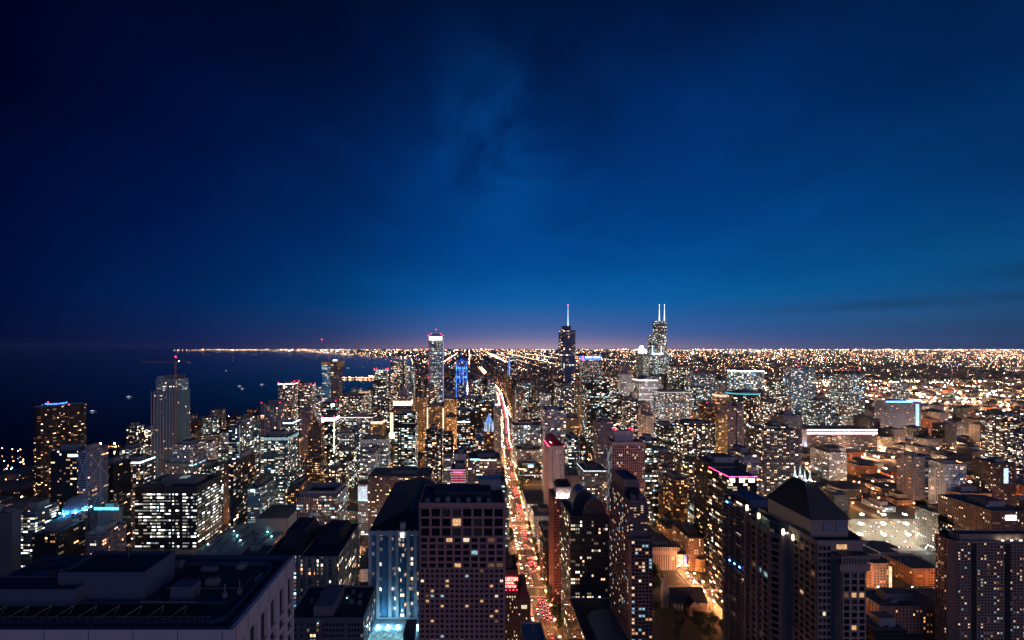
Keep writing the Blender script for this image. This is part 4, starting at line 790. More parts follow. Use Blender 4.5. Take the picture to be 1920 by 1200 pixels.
for ax in (1236.3, 1245.8):
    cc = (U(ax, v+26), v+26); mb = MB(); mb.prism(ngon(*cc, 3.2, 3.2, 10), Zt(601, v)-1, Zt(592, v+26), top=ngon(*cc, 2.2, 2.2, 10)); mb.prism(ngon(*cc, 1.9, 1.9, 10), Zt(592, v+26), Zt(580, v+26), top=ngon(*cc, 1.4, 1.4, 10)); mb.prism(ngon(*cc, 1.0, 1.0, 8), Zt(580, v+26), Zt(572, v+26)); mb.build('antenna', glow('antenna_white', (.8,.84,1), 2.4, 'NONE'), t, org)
    mb = MB(); mb.octa((*cc, Zt(571.5, v+26)), 2.4); mb.build('antenna_light', glow('antenna_tip', (.85,.85,1), 5, 'NONE'), t, org)

# ---- green-white crowned tower
v = 2350; cx = U(1206, v); org = (cx, v+25, 0); t = root('skyscraper', 'tower with a dazzling greenish-white lantern crown left of the twin-antenna skyscraper', 'building', org)
HEROES.append((1206, 650, 2350, 'the green-crowned tower')); foot(cx-30, cx+30, v-8, v+60, 290)
block(t, org, chamf(8)(U(1198, v), U(1214, v), v, v+46), 0, Zt(662, v), facade((.1,.13,.13), W=4, Hc=4, ww=.5, wh=.6, lit=.25, row=.5, em=1.6, tone='c')); mb = MB(); mb.prism(ngon(cx, v+22, 15, 15, 12), Zt(662, v)-1, Zt(653, v)); mb.prism(ngon(cx, v+22, 9, 9, 12), Zt(653, v), Zt(648.5, v)); mb.build('lantern', glow('lantern_green', (.75,1,.82), 7, 'AUTO'), t, org)
for sx in (-1, 1): mb = MB(); mb.prism(ngon(cx+sx*18, v+4, 4, 4, 8), Zt(662, v)-1, Zt(656, v)); mb.build('corner_lantern', glow('lantern_green', (.75,1,.82), 7, 'AUTO'), t, org)

# ---- gabled white floodlit tower
v = 1300; a0, a1 = U(1197.5, v), U(1233, v); org = ((a0+a1)/2, v+24, 0); z = Zt(711, v); t = root('office_tower', 'classical stone tower with lit column rows and a pediment gable roof', 'building', org)
HEROES.append((1215, 706, 1300, 'the gabled white tower')); foot(a0-4, a1+4, v-4, v+55, z)
GW = facade((.5,.44,.44), (.03,.035,.05), W=5.2, Hc=7.8, ww=.55, wh=.8, lit=.55, row=.1, em=1.1, tone='w')
block(t, org, rect(a0, a1, v, v+48), 0, z, GW); mb = MB(); cxx = (a0+a1)/2
mb.face([(a0+12, v, z), (a1-12, v, z), (cxx, v, z+9)]); mb.face([(a0+12, v+48, z), (a0+12, v, z), (cxx, v, z+9), (cxx, v+48, z+9)]); mb.face([(a1-12, v, z), (a1-12, v+48, z), (cxx, v+48, z+9), (cxx, v, z+9)]); mb.build('gable', plain('pale_gable', (.5,.45,.45), .7), t, org)
crown(rect(a0, a1, v, v+48), z-6, z-1, (1,.82,.8), 1.6, t, org); simple(t, org, 'cornice_light', glow('cornice_pink', (1,.8,.75), 1.5, 'AUTO'), *[(a0+1, a1-1, v-.9, v-.4, Zt(y_+.9, v), Zt(y_, v)) for y_ in (727, 738, 749, 769, 790)])
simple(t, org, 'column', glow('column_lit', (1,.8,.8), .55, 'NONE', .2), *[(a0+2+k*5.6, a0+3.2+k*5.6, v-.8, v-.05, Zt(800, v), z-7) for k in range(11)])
# ---- white penthouse tower (gridded)
v = 560; a0, a1 = U(1148, v), U(1208, v); org = ((a0+a1)/2, v+22, 0); z = Zt(829, v); t = root('office_tower', 'gridded stone office tower with a tall white penthouse and four red beacons', 'building', org)
HEROES.append((1178, 812, 560, 'the white penthouse tower')); foot(a0-4, a1+4, v-4, v+50, z); GR = plain('grid_stone', (.44,.33,.34), .8, 0, .25, .2)
block(t, org, rect(a0, a1, v, v+24), 0, z, GR); bud = [100]
openings(t, org, (a0+.5, v), (a1-.5, v), z-95, z-5, 16, 24, GR, .95, 1.1, .7, .07, (PW,PY,PC), bud, seed=21, rows_lit=(4, 7))
openings(t, org, (a0, v+23), (a0, v+1), z-100, z-6, 6, 24, GR, .8, 1.0, .5, .6, (PC, PC, PDIM), None, seed=22)
simple(t, org, 'penthouse', plain('white_penthouse', (.42,.4,.45), .8), (a0+6, a0+32, v+6, v+18, z-1.2, z+14)); beacons(t, org, [(a0+7, v+7, z+14), (a0+31, v+7, z+14), (a0+7, v+17, z+14), (a0+31, v+17, z+14)], 1.4)

# ---- pale slab with the red gable
v = 620; a0, a1 = U(1029, v), U(1058.5, v); org = ((a0+a1)/2, v+20, 0); z = Zt(836, v); t = root('hotel_tower', 'slender pale slab with a red floodlit gable roof right of the avenue', 'building', org)
HEROES.append((1043, 820, 620, 'the red-topped tower')); foot(a0-4, a1+4, v-4, v+48, z); PS = plain('pale_pink_stone', (.68,.58,.6), .8, 0, .2, .15)
mb = MB(); mb.prism(rect(a0, a1, v, v+44), 0, z, cap=False); mb.build('wall', PS, t, org)
mb = MB(); zt = z+12; xm = a0+9
mb.face([(a0, v, z), (a1, v, z), (xm+3, v+14, zt), (xm, v+14, zt)]); mb.face([(a1, v, z), (a1, v+44, z), (xm+3, v+36, zt), (xm+3, v+14, zt)]); mb.face([(a0, v+44, z), (a0, v, z), (xm, v+14, zt), (xm, v+36, zt)]); mb.face([(xm, v+14, zt), (xm+3, v+14, zt), (xm+3, v+36, zt), (xm, v+36, zt)]); mb.face([(a1, v+44, z), (a0, v+44, z), (xm, v+36, zt), (xm+3, v+36, zt)])
mb.build('roof', plain('red_tile_roof', (.45,.02,.04), .6), t, org); simple(t, org, 'red_light_line', glow('red_line', (1,.03,.1), 16, 'AUTO'), (a0-.6, a0-.2, v-1, v+40, z-.5, z+.2), (a1-1, a1+.6, v-1.2, v-.8, z-.2, z+.3)); mb = MB(); mb.bar((a0+1, v-.6, z+7), (a0+7, v+6, z+2), .5); mb.build('red_sign', glow('red_sign_core', (1,.25,.35), 7, 'NONE'), t, org)
simple(t, org, 'window_slot', PD, *[(a0+d_, a0+d_+.9, v-.06, v-.01, z-8-k*3.3, z-6.2-k*3.3) for k in range(26) for d_ in (5.4,)]); simple(t, org, 'window_slot', PY, *[(a0+d_, a0+d_+.8, v-.06, v-.01, z-8-k*3.3, z-6.6-k*3.3) for k in range(30) for d_ in (12.6, 17.6) if (k*7+int(d_)) % 5 > 1]); simple(t, org, 'window_slot', plain('teal_slot', (.04,.13,.14), .3), (a0+17.3, a0+18.6, v-.05, v-.01, 20, z-5))

# ---- maroon tower with the floodlit lantern
v = 470; a0, a1 = U(1039, v), U(1084, v); org = ((a0+a1)/2, v+16, 0); z = Zt(934, v); t = root('hotel_tower', 'maroon stone tower with a white floodlit crown of black spikes beside the avenue', 'building', org)
HEROES.append((1062, 915, 470, 'the spiky-crowned maroon tower')); foot(a0-3, a1+3, v-3, v+36, z); MR = plain('maroon_stone', (.32,.11,.12), .8, 0, .25, .2)
block(t, org, rect(a0, a1, v, v+32), 0, z, MR, edge=MR); bud = [100]
openings(t, org, (a0+.3, v), (a0+17, v), 8, z-3, 6, 34, MR, 1.2, 1.6, .5, .1, (PY,PW,PW), bud, seed=31); openings(t, org, (a0+17.5, v), (a1-.3, v), 8, z-3, 3, 34, MR, 1.9, 1.6, .5, .08, (PY,PW), None, seed=32)
openings(t, org, (a0, v+31), (a0, v+1), 8, z-3, 8, 34, MR, 1.6, 1.6, .5, .06, (PY,PW), None, seed=33)
LN = plain('pale_lantern_stone', (.6,.52,.5), .7); simple(t, org, 'lantern', LN, (a0+4, a1-6, v+5, v+24, z-1.2, z+11)); simple(t, org, 'lantern_pier', LN, *[(a0+3.2+k*2.5, a0+3.9+k*2.5, v+4, v+4.98, z-1.2, z+12) for k in range(9)]); BLK = plain('black_iron', (.015,.015,.02), .7)
for k in range(6): simple(t, org, 'floodlight', glow('flood_white', (1,.85,.78), 130, 'AUTO'), (a0+3+k*4, a0+4.4+k*4, v+1.2, v+1.9, z-.6, z+.1))
mb = MB(); mb.prism(rect(a0+5, a1-7, v+7, v+22), z+11, z+16, top=inset(rect(a0+5, a1-7, v+7, v+22), 2))
for k in range(7):
    for q in (7.5, 21.5): mb.bar((a0+5+k*2.6, v+q, z+11), (a0+5+k*2.6, v+q, z+17+2.4*((k*3+int(q)) % 3)), .9, r2=.1)
mb.build('spiked_crown', BLK, t, org)

# ---- vaulted glass building
v = 400; a0, a1 = U(1070, v), U(1142, v); org = ((a0+a1)/2, v+20, 0); z = Zt(968, v); t = root('office_tower', 'dark glass tower ending in two rounded barrel-vault roofs right of the maroon tower', 'building', org)
HEROES.append((1110, 930, 400, 'the barrel-vaulted tower')); foot(a0-3, a1+3, v-70, v+46, z); DG = facade((.05,.05,.06), (.015,.02,.025), W=2.9, Hc=3.6, ww=.68, wh=.55, lit=.22, row=.4, em=1.6, tone='c')
block(t, org, rect(a0, a1, v, v+42), 0, z, DG)
def vault(x0, x1, ya, yb, zb, zt, m, name='vault'):
    mb = MB(); kk = 14; arc = [((x0+x1)/2-(x1-x0)/2*math.cos(math.pi*i/kk), zb+(zt-zb)*math.sin(math.pi*i/kk)) for i in range(kk+1)]
    for i in range(kk): mb.face([(arc[i][0], ya, arc[i][1]), (arc[i+1][0], ya, arc[i+1][1]), (arc[i+1][0], yb, arc[i+1][1]), (arc[i][0], yb, arc[i][1])])
    mb.face([(a, ya, b) for a, b in arc][::-1], 1); mb.face([(a, yb, b) for a, b in arc], 1); mb.build(name, m, t, org)
VG = plain('vault_glass', (.12,.11,.12), .3, .2, .3, .2); vault(a0+6, a1-9, v+16, v+34, z-1, z+21, [VG, VG]); vault(a0+13, a1-2, v+2, v+15.9, z-1, z+17, [VG, VG]); mb = MB()
for (x0, x1, y_, zt) in ((a0+6, a1-9, v+15.6, z+21.2), (a0+13, a1-2, v+1.8, z+17.2)):
    for i in range(14):
        p = [((x0+x1)/2-(x1-x0)/2*math.cos(math.pi*j/14), z-1+(zt-z+1)*math.sin(math.pi*j/14)) for j in (i, i+1)]; mb.bar((p[0][0], y_, p[0][1]), (p[1][0], y_, p[1][1]), .22)
mb.build('vault_rim', plain('pale_rim', (.5,.42,.44), .5), t, org)
z3 = 52; p0, p1 = U(1078, 350), U(1165, 350); block(t, org, rect(a0-2, a1+6, 322, v-.1), 0, z3, facade((.05,.05,.06), W=5, ww=.5, wh=.5, lit=.1, em=1.5), name='podium_wall', rmat=DKR)
vault(a0+8, a1+2, 326, 372, z3-1, z3+7, [plain('blue_vault', (.1,.14,.22), .5), PD], 'podium_vault'); simple(t, org, 'podium_light', glow('podium_cyan', (.5,.9,.9), 3, 'AUTO', .3), (a0+26, a0+31, 324, 324.4, z3, z3+1.6), (a0+36, a0+40, 324, 324.4, z3, z3+1.5))

# ---- stepped mauve apartment tower
v = 330; a0, a1 = U(1180, v), U(1222, v); org = ((a0+a1)/2, v+25, 0); t = root('apartment_tower', 'mauve concrete apartment tower with stepped blue roofs and many balconies', 'building', org)
HEROES.append((1195, 900, 330, 'the stepped mauve apartment tower')); foot(a0-5, a1+4, v-8, v+56, 185); ML = plain('mauve_concrete', (.33,.21,.21), .8, 0, .25, .2); b0, b1 = a0, U(1214, v); zA = Zt(938, v); zB = Zt(1010, v-6)
block(t, org, rect(b0, b1, v, v+46), 0, zA, ML, edge=ML); block(t, org, rect(b0-.01+1, b1-1, v+14, v+44), zA-1, zA+12.5, ML, name='upper_wall', edge=ML); simple(t, org, 'bowed_parapet', ML, (b0+3, b0+7, v+3, v+7, zA-1.2, zA+3), (b1-6, b1-2, v+3, v+7, zA-1.2, zA+3)); simple(t, org, 'penthouse', DKR, (b0+4, b1-3, v+7.5, v+13.9, zA-1.2, zA+6))
bud = [100]; openings(t, org, (b0+.2, v), (b1-.2, v), zB+4, zA-2, 5, 13, ML, .8, .9, .6, .22, (PW,PY,PY), bud, seed=41)
openings(t, org, (b0, v+45.5), (b0, v+.5), 66, zA-2, 12, 34, ML, 1.3, 1.0, .5, .24, (PW,PY,PY,PC), bud, seed=42)
w0, w1 = U(1183, v-6), U(1223, v-6); block(t, org, rect(w0, w1, v-6, v-.05), 0, zB, ML, name='lower_wall', edge=ML)
openings(t, org, (w0+.2, v-6), (w1-.2, v-6), 64, zB-1.5, 6, 29, ML, .55, .75, .7, .2, (PW,PY,PC,PC), None, seed=43)
block(t, org, rect(w0-8, w1+16, v-34, v-6.1), 0, 62, facade((.05,.05,.05), W=6, ww=.5, wh=.4, lit=.1, em=1), name='podium_wall', rmat=DKR)

# ---- tall dark glass slab left of the hipped roof tower
v = 300; a0, a1 = U(1420, v), U(1476, v); org = ((a0+a1)/2, v+20, 0); z = Zt(962, v); t = root('apartment_tower', 'dark curved-glass apartment tower with blue-lit balconies left of the black hipped roof', 'building', org)
HEROES.append((1390, 950, 330, 'the dark balconied tower')); foot(a0-6, a1+4, v-4, v+46, z); BK = plain('dark_balcony', (.2,.19,.24), .6, 0, .3, .3)
block(t, org, rect(a0, a1, v, v+39.5), 0, z, facade((.02,.022,.035), (.012,.016,.03), W=4.2, Hc=3.05, ww=.8, wh=.6, lit=.2, row=.1, em=2.6, tone='w'), rmat=DKR)
simple(t, org, 'penthouse', plain('deep_blue_roofing', (.04,.08,.17), .6), (a0+3, a1-5, v+12, v+34, z-1.2, z+5)); simple(t, org, 'balcony_slab', BK, *[(a0-1.3, a0-.02, v+1, v+39, z-3-k*3.05, z-2.2-k*3.05) for k in range(44)]); simple(t, org, 'balcony_slab', BK, *[(a0-1.2, a1-1, v-1.2, v-.02, z-3-k*3.05, z-2.3-k*3.05) for k in range(44)])
simple(t, org, 'pier', BK, *[(a0-1.5, a0-.8, v+k*7.7, v+k*7.7+.6, 0, z-1) for k in range(6)]); simple(t, org, 'blue_lamp', glow('lamp_blue', (.08,.25,1), 22, 'AUTO'), *[(a0-1.7, a0-1.35, v+5+k*6, v+6.2+k*6, z-50-k*.5, z-49-k*.5) for k in range(5)], (a0-1.7, a0-1.35, v+32, v+34, z-5, z-4))

# ---- the tower with the black hipped roof
org = (212, 252, 0); t = root('residential_tower', 'near stone tower under a big black hipped roof with four white-lit finials', 'building', org)
HEROES.append((1500, 900, 235, 'the black hipped roof')); foot(183, 240, 212, 290, 221); ST = plain('grey_stone', (.34,.25,.22), .8, 0, .25, .15)
HIP = plain('black_slate', (.02,.024,.032), .5, .1, .3, .3); e = rect(201.4, 223.5, 235, 268.5); tp = rect(208, 212.7, 247, 256)
mb = MB(); mb.prism(inset(e, -1.2), 202.6, 221, top=tp); mb.face([(*p, 202.6) for p in inset(e, -1.2)][::-1]); mb.build('roof', HIP, t, org)
for (a, b) in tp:
    a2 = a+(.7 if a < 210 else -.7); b2 = b+(.8 if b < 250 else -.8); mb = MB(); mb.prism(ngon(a2, b2, 1.0, 1.0, 10), 221.01, 222.6, top=ngon(a2, b2, .55, .55, 10)); mb.prism(ngon(a2, b2, .5, .5, 10), 222.6, 228, top=ngon(a2, b2, .07, .07, 10)); mb.build('finial', glow('finial_white', (.75,.95,1), .95, 'NONE', .5), t, org)
    mb = MB(); mb.octa((a2, b2-1.2, 221.5), .22); mb.build('floodlight', glow('flood_white', (1,.85,.78), 130, 'AUTO'), t, org)
block(t, org, e, 192, 202.6, ST, name='attic_wall', roof=False); simple(t, org, 'attic_louvre', plain('grey_louvre', (.2,.22,.28), .6), (209, 214.5, 234.8, 234.99, 195, 201), (216, 222.5, 234.8, 234.99, 195, 201.5))
block(t, org, [(200, 229), (226, 229), (230, 234), (230, 276), (200, 276)], 0, 193, ST, rmat=DKR, edge=ST)
bud = [100]; dk = (PD, PD, PD2)
openings(t, org, (226, 229), (230, 234), 20, 190, 2, 46, ST, .7, 1.2, .4, .05, (PW,PY), None, dk, seed=50)
openings(t, org, (200.1, 229), (207.5, 229), 40, 190.5, 3, 40, ST, .6, 1.3, .5, .07, (PW,PY,PDIM), bud, dk, seed=51)
openings(t, org, (200, 249), (200, 229.5), 40, 190.5, 5, 38, ST, 1.2, 1.2, .5, .05, (PW,PDIM), bud, dk, seed=52)
simple(t, org, 'string_course', ST, *[(199.3, 226, 228.1, 228.35, zz_, zz_+.5) for zz_ in (60, 84, 108, 132, 156, 180)], *[(199.1, 199.35, 229.2, 248, zz_, zz_+.5) for zz_ in (60, 84, 108, 132, 156, 180)])
simple(t, org, 'cornice', ST, (199.2, 226.6, 228.0, 228.99, 191.2, 193.25), (199.0, 199.99, 229, 247.5, 191.2, 193.25), (208, 225.2, 223.6, 224.45, 178.4, 181.6))
# front bay with balcony
block(t, org, [(208, 228.9), (209.5, 224.5), (223.5, 224.5), (225.5, 228.9)], 0, 182, ST, name='bay_wall', rmat=DKR, edge=ST)
openings(t, org, (210, 224.5), (223, 224.5), 30, 177.5, 3, 40, ST, 1.3, .9, .6, .04, (PW,PDIM), bud, dk, seed=53, rows_lit=(36,))
simple(t, org, 'balcony', ST, (208.4, 225, 223.2, 224.4, 182, 182.5), *[(209+k*1.6, 209.7+k*1.6, 223.3, 224.0, 182.5, 186) for k in range(10)], (208.4, 225, 223.2, 224.2, 186, 186.6)); simple(t, org, 'balcony_roof', DKR, (208.6, 224.8, 224.4, 228.8, 186.6, 187)); simple(t, org, 'window', PW, (211, 217, 228.8, 228.93, 188, 190.8))
# left wing with piers and wall lamps
block(t, org, [(190.5, 252), (194, 248.5), (199.95, 247), (199.95, 277), (192.5, 277)], 0, 187, ST, name='wing_wall', rmat=DKR, edge=ST)
openings(t, org, (192.3, 276.5), (190.6, 252.6), 20, 185, 4, 40, ST, 1.9, 1.1, .9, .05, (PW,PC,PDIM), None, dk, seed=54, rows_lit=(33,))
openings(t, org, (190.6, 251.9), (194, 248.6), 20, 185, 1, 40, ST, 1.0, 1.1, .6, .03, (PW,PY), None, dk, seed=55)
for (a, b, zt) in ((189.6, 262, 197.5), (190.3, 274, 198), (194.6, 248, 193.5), (199.5, 246.4, 191)):
    simple(t, org, 'pier', ST, (a-.9, a+.9, b-.9, b+.9, 0, zt-2.2)); simple(t, org, 'wall_lamp', glow('wall_lamp_cream', (1,.88,.6), 14, 'AUTO'), (a-.45, a+.45, b-1.5, b-.95, zt-5.6, zt-2.4))
mb = MB(); mb.prism([(191.5, 254), (194.5, 250), (199.9, 249), (199.9, 266), (192.6, 266)], 187, 193.5, cap=False); mb.build('wing_attic', facade((.12,.14,.14), (.03,.05,.05), W=1.6, Hc=6.3, ww=.7, wh=.8, lit=.15, em=.8), t, org); roof_part([(191.5, 254), (194.5, 250), (199.9, 249), (199.9, 266), (192.6, 266)], 193.5, t, org, DKR, ST)

# ---- tower at the bottom right corner
v = 400; a0, a1 = U(1786, v), U(1960, v); org = ((a0+a1)/2, v+7, 0); z = Zt(1014, v); t = root('residential_tower', 'broad dark tower with thin vertical piers and yellowish roof lamps, bottom right corner', 'building', org)
HEROES.append((1850, 1000, 220, 'the corner tower with roof lamps')); foot(a0-3, a1, v-4, v+16, z); DS = plain('dark_grey_stone', (.34,.23,.19), .8, 0, .3, .15)
block(t, org, [(a0+4, v), (a1, v), (a1, v+15), (a0, v+15), (a0, v+4)], 0, z, DS, rmat=DKR, edge=DS); bud = [100]
openings(t, org, (a0+4.5, v), (a1-.5, v), 6, z-1.5, 27, 34, DS, 1.0, 1.3, .7, .15, (PW,PY,PW,PDIM,PDIM,PC), bud, dk, seed=61)
openings(t, org, (a0, v+14.5), (a0, v+4.5), 6, z-1.5, 4, 34, DS, 1.0, 1.3, .6, .12, (PW,PY), None, dk, seed=62)
block(t, org, chamf(2)(a0+10, a1-8, v+4, v+13), z-1.2, z+5, DS, name='penthouse_wall', rmat=DKR, edge=DS)
for k in range(3): simple(t, org, 'roof_lamp', glow('roof_lamp_yellow', (1,.95,.6), 18, 'AUTO'), (U(1881+k*17, v), U(1885+k*17, v), v+1, v+1.4, z-.9, z-.1))
for (a, b) in ((0, 8), (17, 25)): simple(t, org, 'recess_shade_slab', plain('well_black', (.012,.012,.016), .9), (a0+2*a+18, a0+2*a+23, v-1.0, v-.72, 0, z-3))  # black slabs proud of the wall, recess shade put into the colour

# ---- hotel with the red sign
org = (38, 345, 0); t = root('hotel', 'dark brick hotel with a glowing red rooftop sign, right of the near mauve block', 'building', org)
HEROES.append((970, 1090, 332, 'the brick hotel with the red sign')); foot(20, 56, 328, 366, 113); BH = plain('dark_brick', (.1,.055,.05), .85, 0, .4, .3)
block(t, org, rect(26, 40.5, 332, 356), 0, 118, BH, edge=BH, rmat=DKR); mb = MB(); mb.prism(ngon(32, 342, 6, 6, 12), 116.8, 125, top=ngon(32, 342, 4.5, 4.5, 12)); mb.prism(ngon(32, 342, 2.6, 2.6, 12), 125, 131, top=ngon(32, 342, 1.2, 1.2, 12)); mb.build('cupola', BH, t, org)
block(t, org, rect(40.5, 51, 333, 354), 0, 93, BH, name='wing_wall', edge=BH, rmat=DKR); mb = MB(); p = rect(40.6, 50.9, 333.1, 343); mb.prism(p, 93, 101, top=[(44, 338), (47.5, 338), (47.5, 339), (44, 339)]); mb.build('wing_roof', plain('dark_red_roof', (.2,.04,.04), .7), t, org); mb = MB(); mb.prism(ngon(46, 350, 4.6, 4.6, 12), 93, 103, top=ngon(46, 350, 3, 3, 12)); mb.build('turret', BH, t, org)
openings(t, org, (26.5, 332), (40.3, 332), 15, 95, 8, 24, BH, 1.0, 1.9, .3, .2, (PY,PW,PY), [60], dk, seed=71); openings(t, org, (40.8, 333), (50.8, 333), 15, 82, 5, 20, BH, 1.1, 1.9, .3, .25, (PY,PW), None, dk, seed=72)
simple(t, org, 'arched_window', PY, *[(27+k*2.1, 28+k*2.1, 331.9, 331.97, 94.2, 96.2) for k in range(6)], (43.6, 44.9, 332.9, 332.97, 85, 88), (45.2, 46.5, 332.9, 332.97, 85, 88), (46.8, 48.1, 332.9, 332.97, 85, 88))
def text(body, size, x, y_, z, mat, parent, org, name='letters', width=None):
    c = bpy.data.curves.new(name, 'FONT'); c.body = body; c.size = size; c.align_x = 'LEFT'; c.extrude = .06; c.offset = .045*size; c.resolution_u = 3
    tmp = bpy.data.objects.new('tmp', c); COL.objects.link(tmp); bpy.context.view_layer.update(); me = bpy.data.meshes.new_from_object(tmp.evaluated_get(bpy.context.evaluated_depsgraph_get())); bpy.data.objects.remove(tmp)
    xs = [q.co.x for q in me.vertices]; k = (width/(max(xs)-min(xs))) if width else 1; mx = min(xs)
    for q in me.vertices: a, b, c_ = q.co; q.co = ((a-mx)*k+x-org[0], y_-c_-org[1], b+z-org[2])
    me.materials.clear(); me.materials.append(mat); o = bpy.data.objects.new(name, me); COL.objects.link(o); o.parent = parent; return o
SG = root('hotel_sign', 'glowing red rooftop lettering in three lines on the dark brick hotel', 'sign', (33, 331, 108)); so = (33, 331, 108); NR = glow('red_neon', (1,.12,.1), 9, 'AUTO')
simple(SG, so, 'sign_frame', BLK, (26.5, 40.4, 331.2, 331.4, 103.2, 103.5), (26.5, 40.4, 331.2, 331.4, 113.2, 113.5), *[(26.6+k*3.4, 26.8+k*3.4, 331.2, 331.8, 103, 113.6) for k in range(5)])
text('ALLERTON', 3.9, 26.6, 331, 109.6, NR, SG, so, width=13.6); text('HOTEL', 2.3, 30.2, 331, 106.9, NR, SG, so, width=7.0); text('TIP TOP TAP', 2.5, 28.4, 331, 103.9, NR, SG, so, width=10.6)
mb = MB()
for k in range(5): mb.octa((27.5+k*3, 330, 102.4), .22)
mb.build('red_flood', glow('red_floodlight', (1,.02,.06), 90, 'AUTO'), SG, so)
# ---- dark blue flat roof at the bottom beside the avenue
org = (40, 254, 0); t = root('office_block', 'plain block with a flat deep blue roof beside the avenue at the bottom edge', 'building', org); foot(32, 54, 226, 282, 115)
block(t, org, rect(35.5, 49.8, 230, 277), 0, 113, facade((.1,.09,.1), W=3, ww=.5, wh=.5, lit=.2), rmat=plain('blue_roofing', (.08,.15,.26), .7, 0, .3, .2)); mb = MB(); mb.bar((43, 268, 112), (43, 268, 116), .25); mb.build('mast', METAL, t, org); simple(t, org, 'rooftop_unit', METAL, (38, 41, 240, 243, 111.8, 113.5))
# ================================================================ land, lake, streets
def tagm(o, label, cat, group=None):
    o['label'] = label; o['category'] = cat
    if group: o['group'] = group
LAND = [(-2600,-400),(-1500,560),(-1290,860),(-1010,1000),(-900,1010),(-860,1130),(-1010,1290),(-1020,1390),(-930,1690),(-820,1960),(-640,2080),(-560,2350),(-540,2950),(-540,3600),(-640,4300),(-1000,7000),(-1400,9500),(-2900,11400),(-4600,14200),(-8300,20700),(-19600,26300),(-21000,33000),(44000,33000),(44000,-400)]
ISLE = [(-1230,3690),(-900,3640),(-600,3560),(-540,3700),(-700,3960),(-960,4080),(-1180,3900)]
mb = MB(); mb.face([(*p, 0) for p in LAND]); GM, nn, b = mat_base('ground'); co = nn.new('ShaderNodeTexCoord').outputs['Object']
f = nn.noise(co, .012, 6, .7); nn.put(b.inputs['Base Color'], nn.ramp(f, [(.3, (.022,.024,.026)), (.55, (.05,.048,.045)), (.75, (.035,.045,.03))])); b.inputs['Roughness'].default_value = .9
mb.build('ground', GM, kind='structure')
mb = MB(); mb.prism(ISLE, -1, .5); mb.build('island', GM, kind='structure')
WM, nn, b = mat_base('lake_water'); co = nn.new('ShaderNodeTexCoord').outputs['Object']; b.inputs['Base Color'].default_value = (.001,.003,.008,1); b.inputs['Roughness'].default_value = .08; b.inputs['Specular IOR Level'].default_value = .025
bp = nn.new('ShaderNodeBump'); bp.inputs['Strength'].default_value = .25; bp.inputs['Distance'].default_value = .6; nn.put(bp.inputs['Height'], nn.noise(co, .09, 4, .65)); nn.put(b.inputs['Normal'], bp.outputs[0])
mb = MB(); mb.face([(-60000,-3000,-2),(6000,-3000,-2),(6000,36000,-2),(-60000,36000,-2)]); mb.build('lake', WM, kind='structure')
def inside(poly, x, y):
    c = False; j = len(poly)-1
    for i in range(len(poly)):
        xi, yi = poly[i]; xj, yj = poly[j]
        if (yi > y) != (yj > y) and x < (xj-xi)*(y-yi)/(yj-yi)+xi: c = not c
        j = i
    return c
def land(x, y, m=0): return inside(LAND, x-m, y) and inside(LAND, x, y)
def PX(u, v): return CX+F*u/v
AVE = [(79,240),(82,600),(88,750),(96,940),(107,1060),(113,1260),(142,1600),(186,2450),(186,3700),(150,5400),(90,9500),(30,20000)]
def ave(v):
    for (a, b), (c, d) in zip(AVE, AVE[1:]):
        if v <= d: return a+(c-a)*(v-b)/(d-b)
    return 30
def ribbon(o0, o1, z, v0=240, v1=6000):
    mb = MB(); vs = [v0]+[b for a, b in AVE if v0 < b < v1]+[v1]
    for a, b in zip(vs, vs[1:]): mb.face([(ave(a)+o0, a, z), (ave(a)+o1, a, z), (ave(b)+o1, b, z), (ave(b)+o0, b, z)])
    return mb
ASPH = plain('asphalt', (.12,.112,.105), .8, 0, .5, .3); WALK = plain('pavement_slabs', (.22,.2,.18), .85, 0, .4, .6); PAINT = plain('road_paint', (.7,.7,.66), .6, 0, .2, 1)
NS = [-760,-640,-520,-400,-280,-160,-20,180,288,400,505,615,725,840,960,1080,1200]+[1200+130*k for k in range(1, 40)]; EW = [303+95*k for k in range(0, 24)]+[2600+160*k for k in range(0, 26)]
mb = MB()
for s in NS:
    v = 320
    while v < 6500:
        if land(s, v, 30) and land(s, v+100, 30) and -200 < PX(s, v) < 2300: mb.face([(s-7, v, .04), (s+7, v, .04), (s+7, v+100, .04), (s-7, v+100, .04)])
        v += 100
mb.build('road_north_south', ASPH, kind='structure'); mb = MB()
for s in EW:
    u = -1200
    while u < 6200:
        if land(u, s, 30) and -200 < PX(u, s) < 2300: mb.face([(u, s-6.5, .08), (u+100, s-6.5, .08), (u+100, s+6.5, .08), (u, s+6.5, .08)])
        u += 100
mb.build('road_east_west', ASPH, kind='structure')
# the wide avenue with kerbs, lanes and crossings
ribbon(-12.5, 12.5, .12).build('avenue', ASPH, kind='structure')
mb = ribbon(-26, -12.7, .26); m2 = ribbon(12.7, 21, .26); mb.build('pavement', WALK, kind='structure'); m2.build('pavement', WALK, kind='structure'); ribbon(-12.7, -12.5, .24).build('kerb', CONC, kind='structure'); ribbon(12.5, 12.7, .24).build('kerb', CONC, kind='structure')
mb = MB()
for ln in (-8.3, -4.2, 4.2, 8.3):
    v = 250
    while v < 700: mb.face([(ave(v)+ln-.1, v, .13), (ave(v)+ln+.1, v, .13), (ave(v+3.5)+ln+.1, v+3.5, .13), (ave(v+3.5)+ln-.1, v+3.5, .13)]); v += 9
for s in EW[:5]:
    for k in range(11):
        for q in (-10.5, 8.2): mb.face([(ave(s)-12+k*2.2, s+q, .13), (ave(s)-10.9+k*2.2, s+q, .13), (ave(s)-10.9+k*2.2, s+q+2.6, .13), (ave(s)-12+k*2.2, s+q+2.6, .13)])
mb.build('road_markings', PAINT, kind='structure')
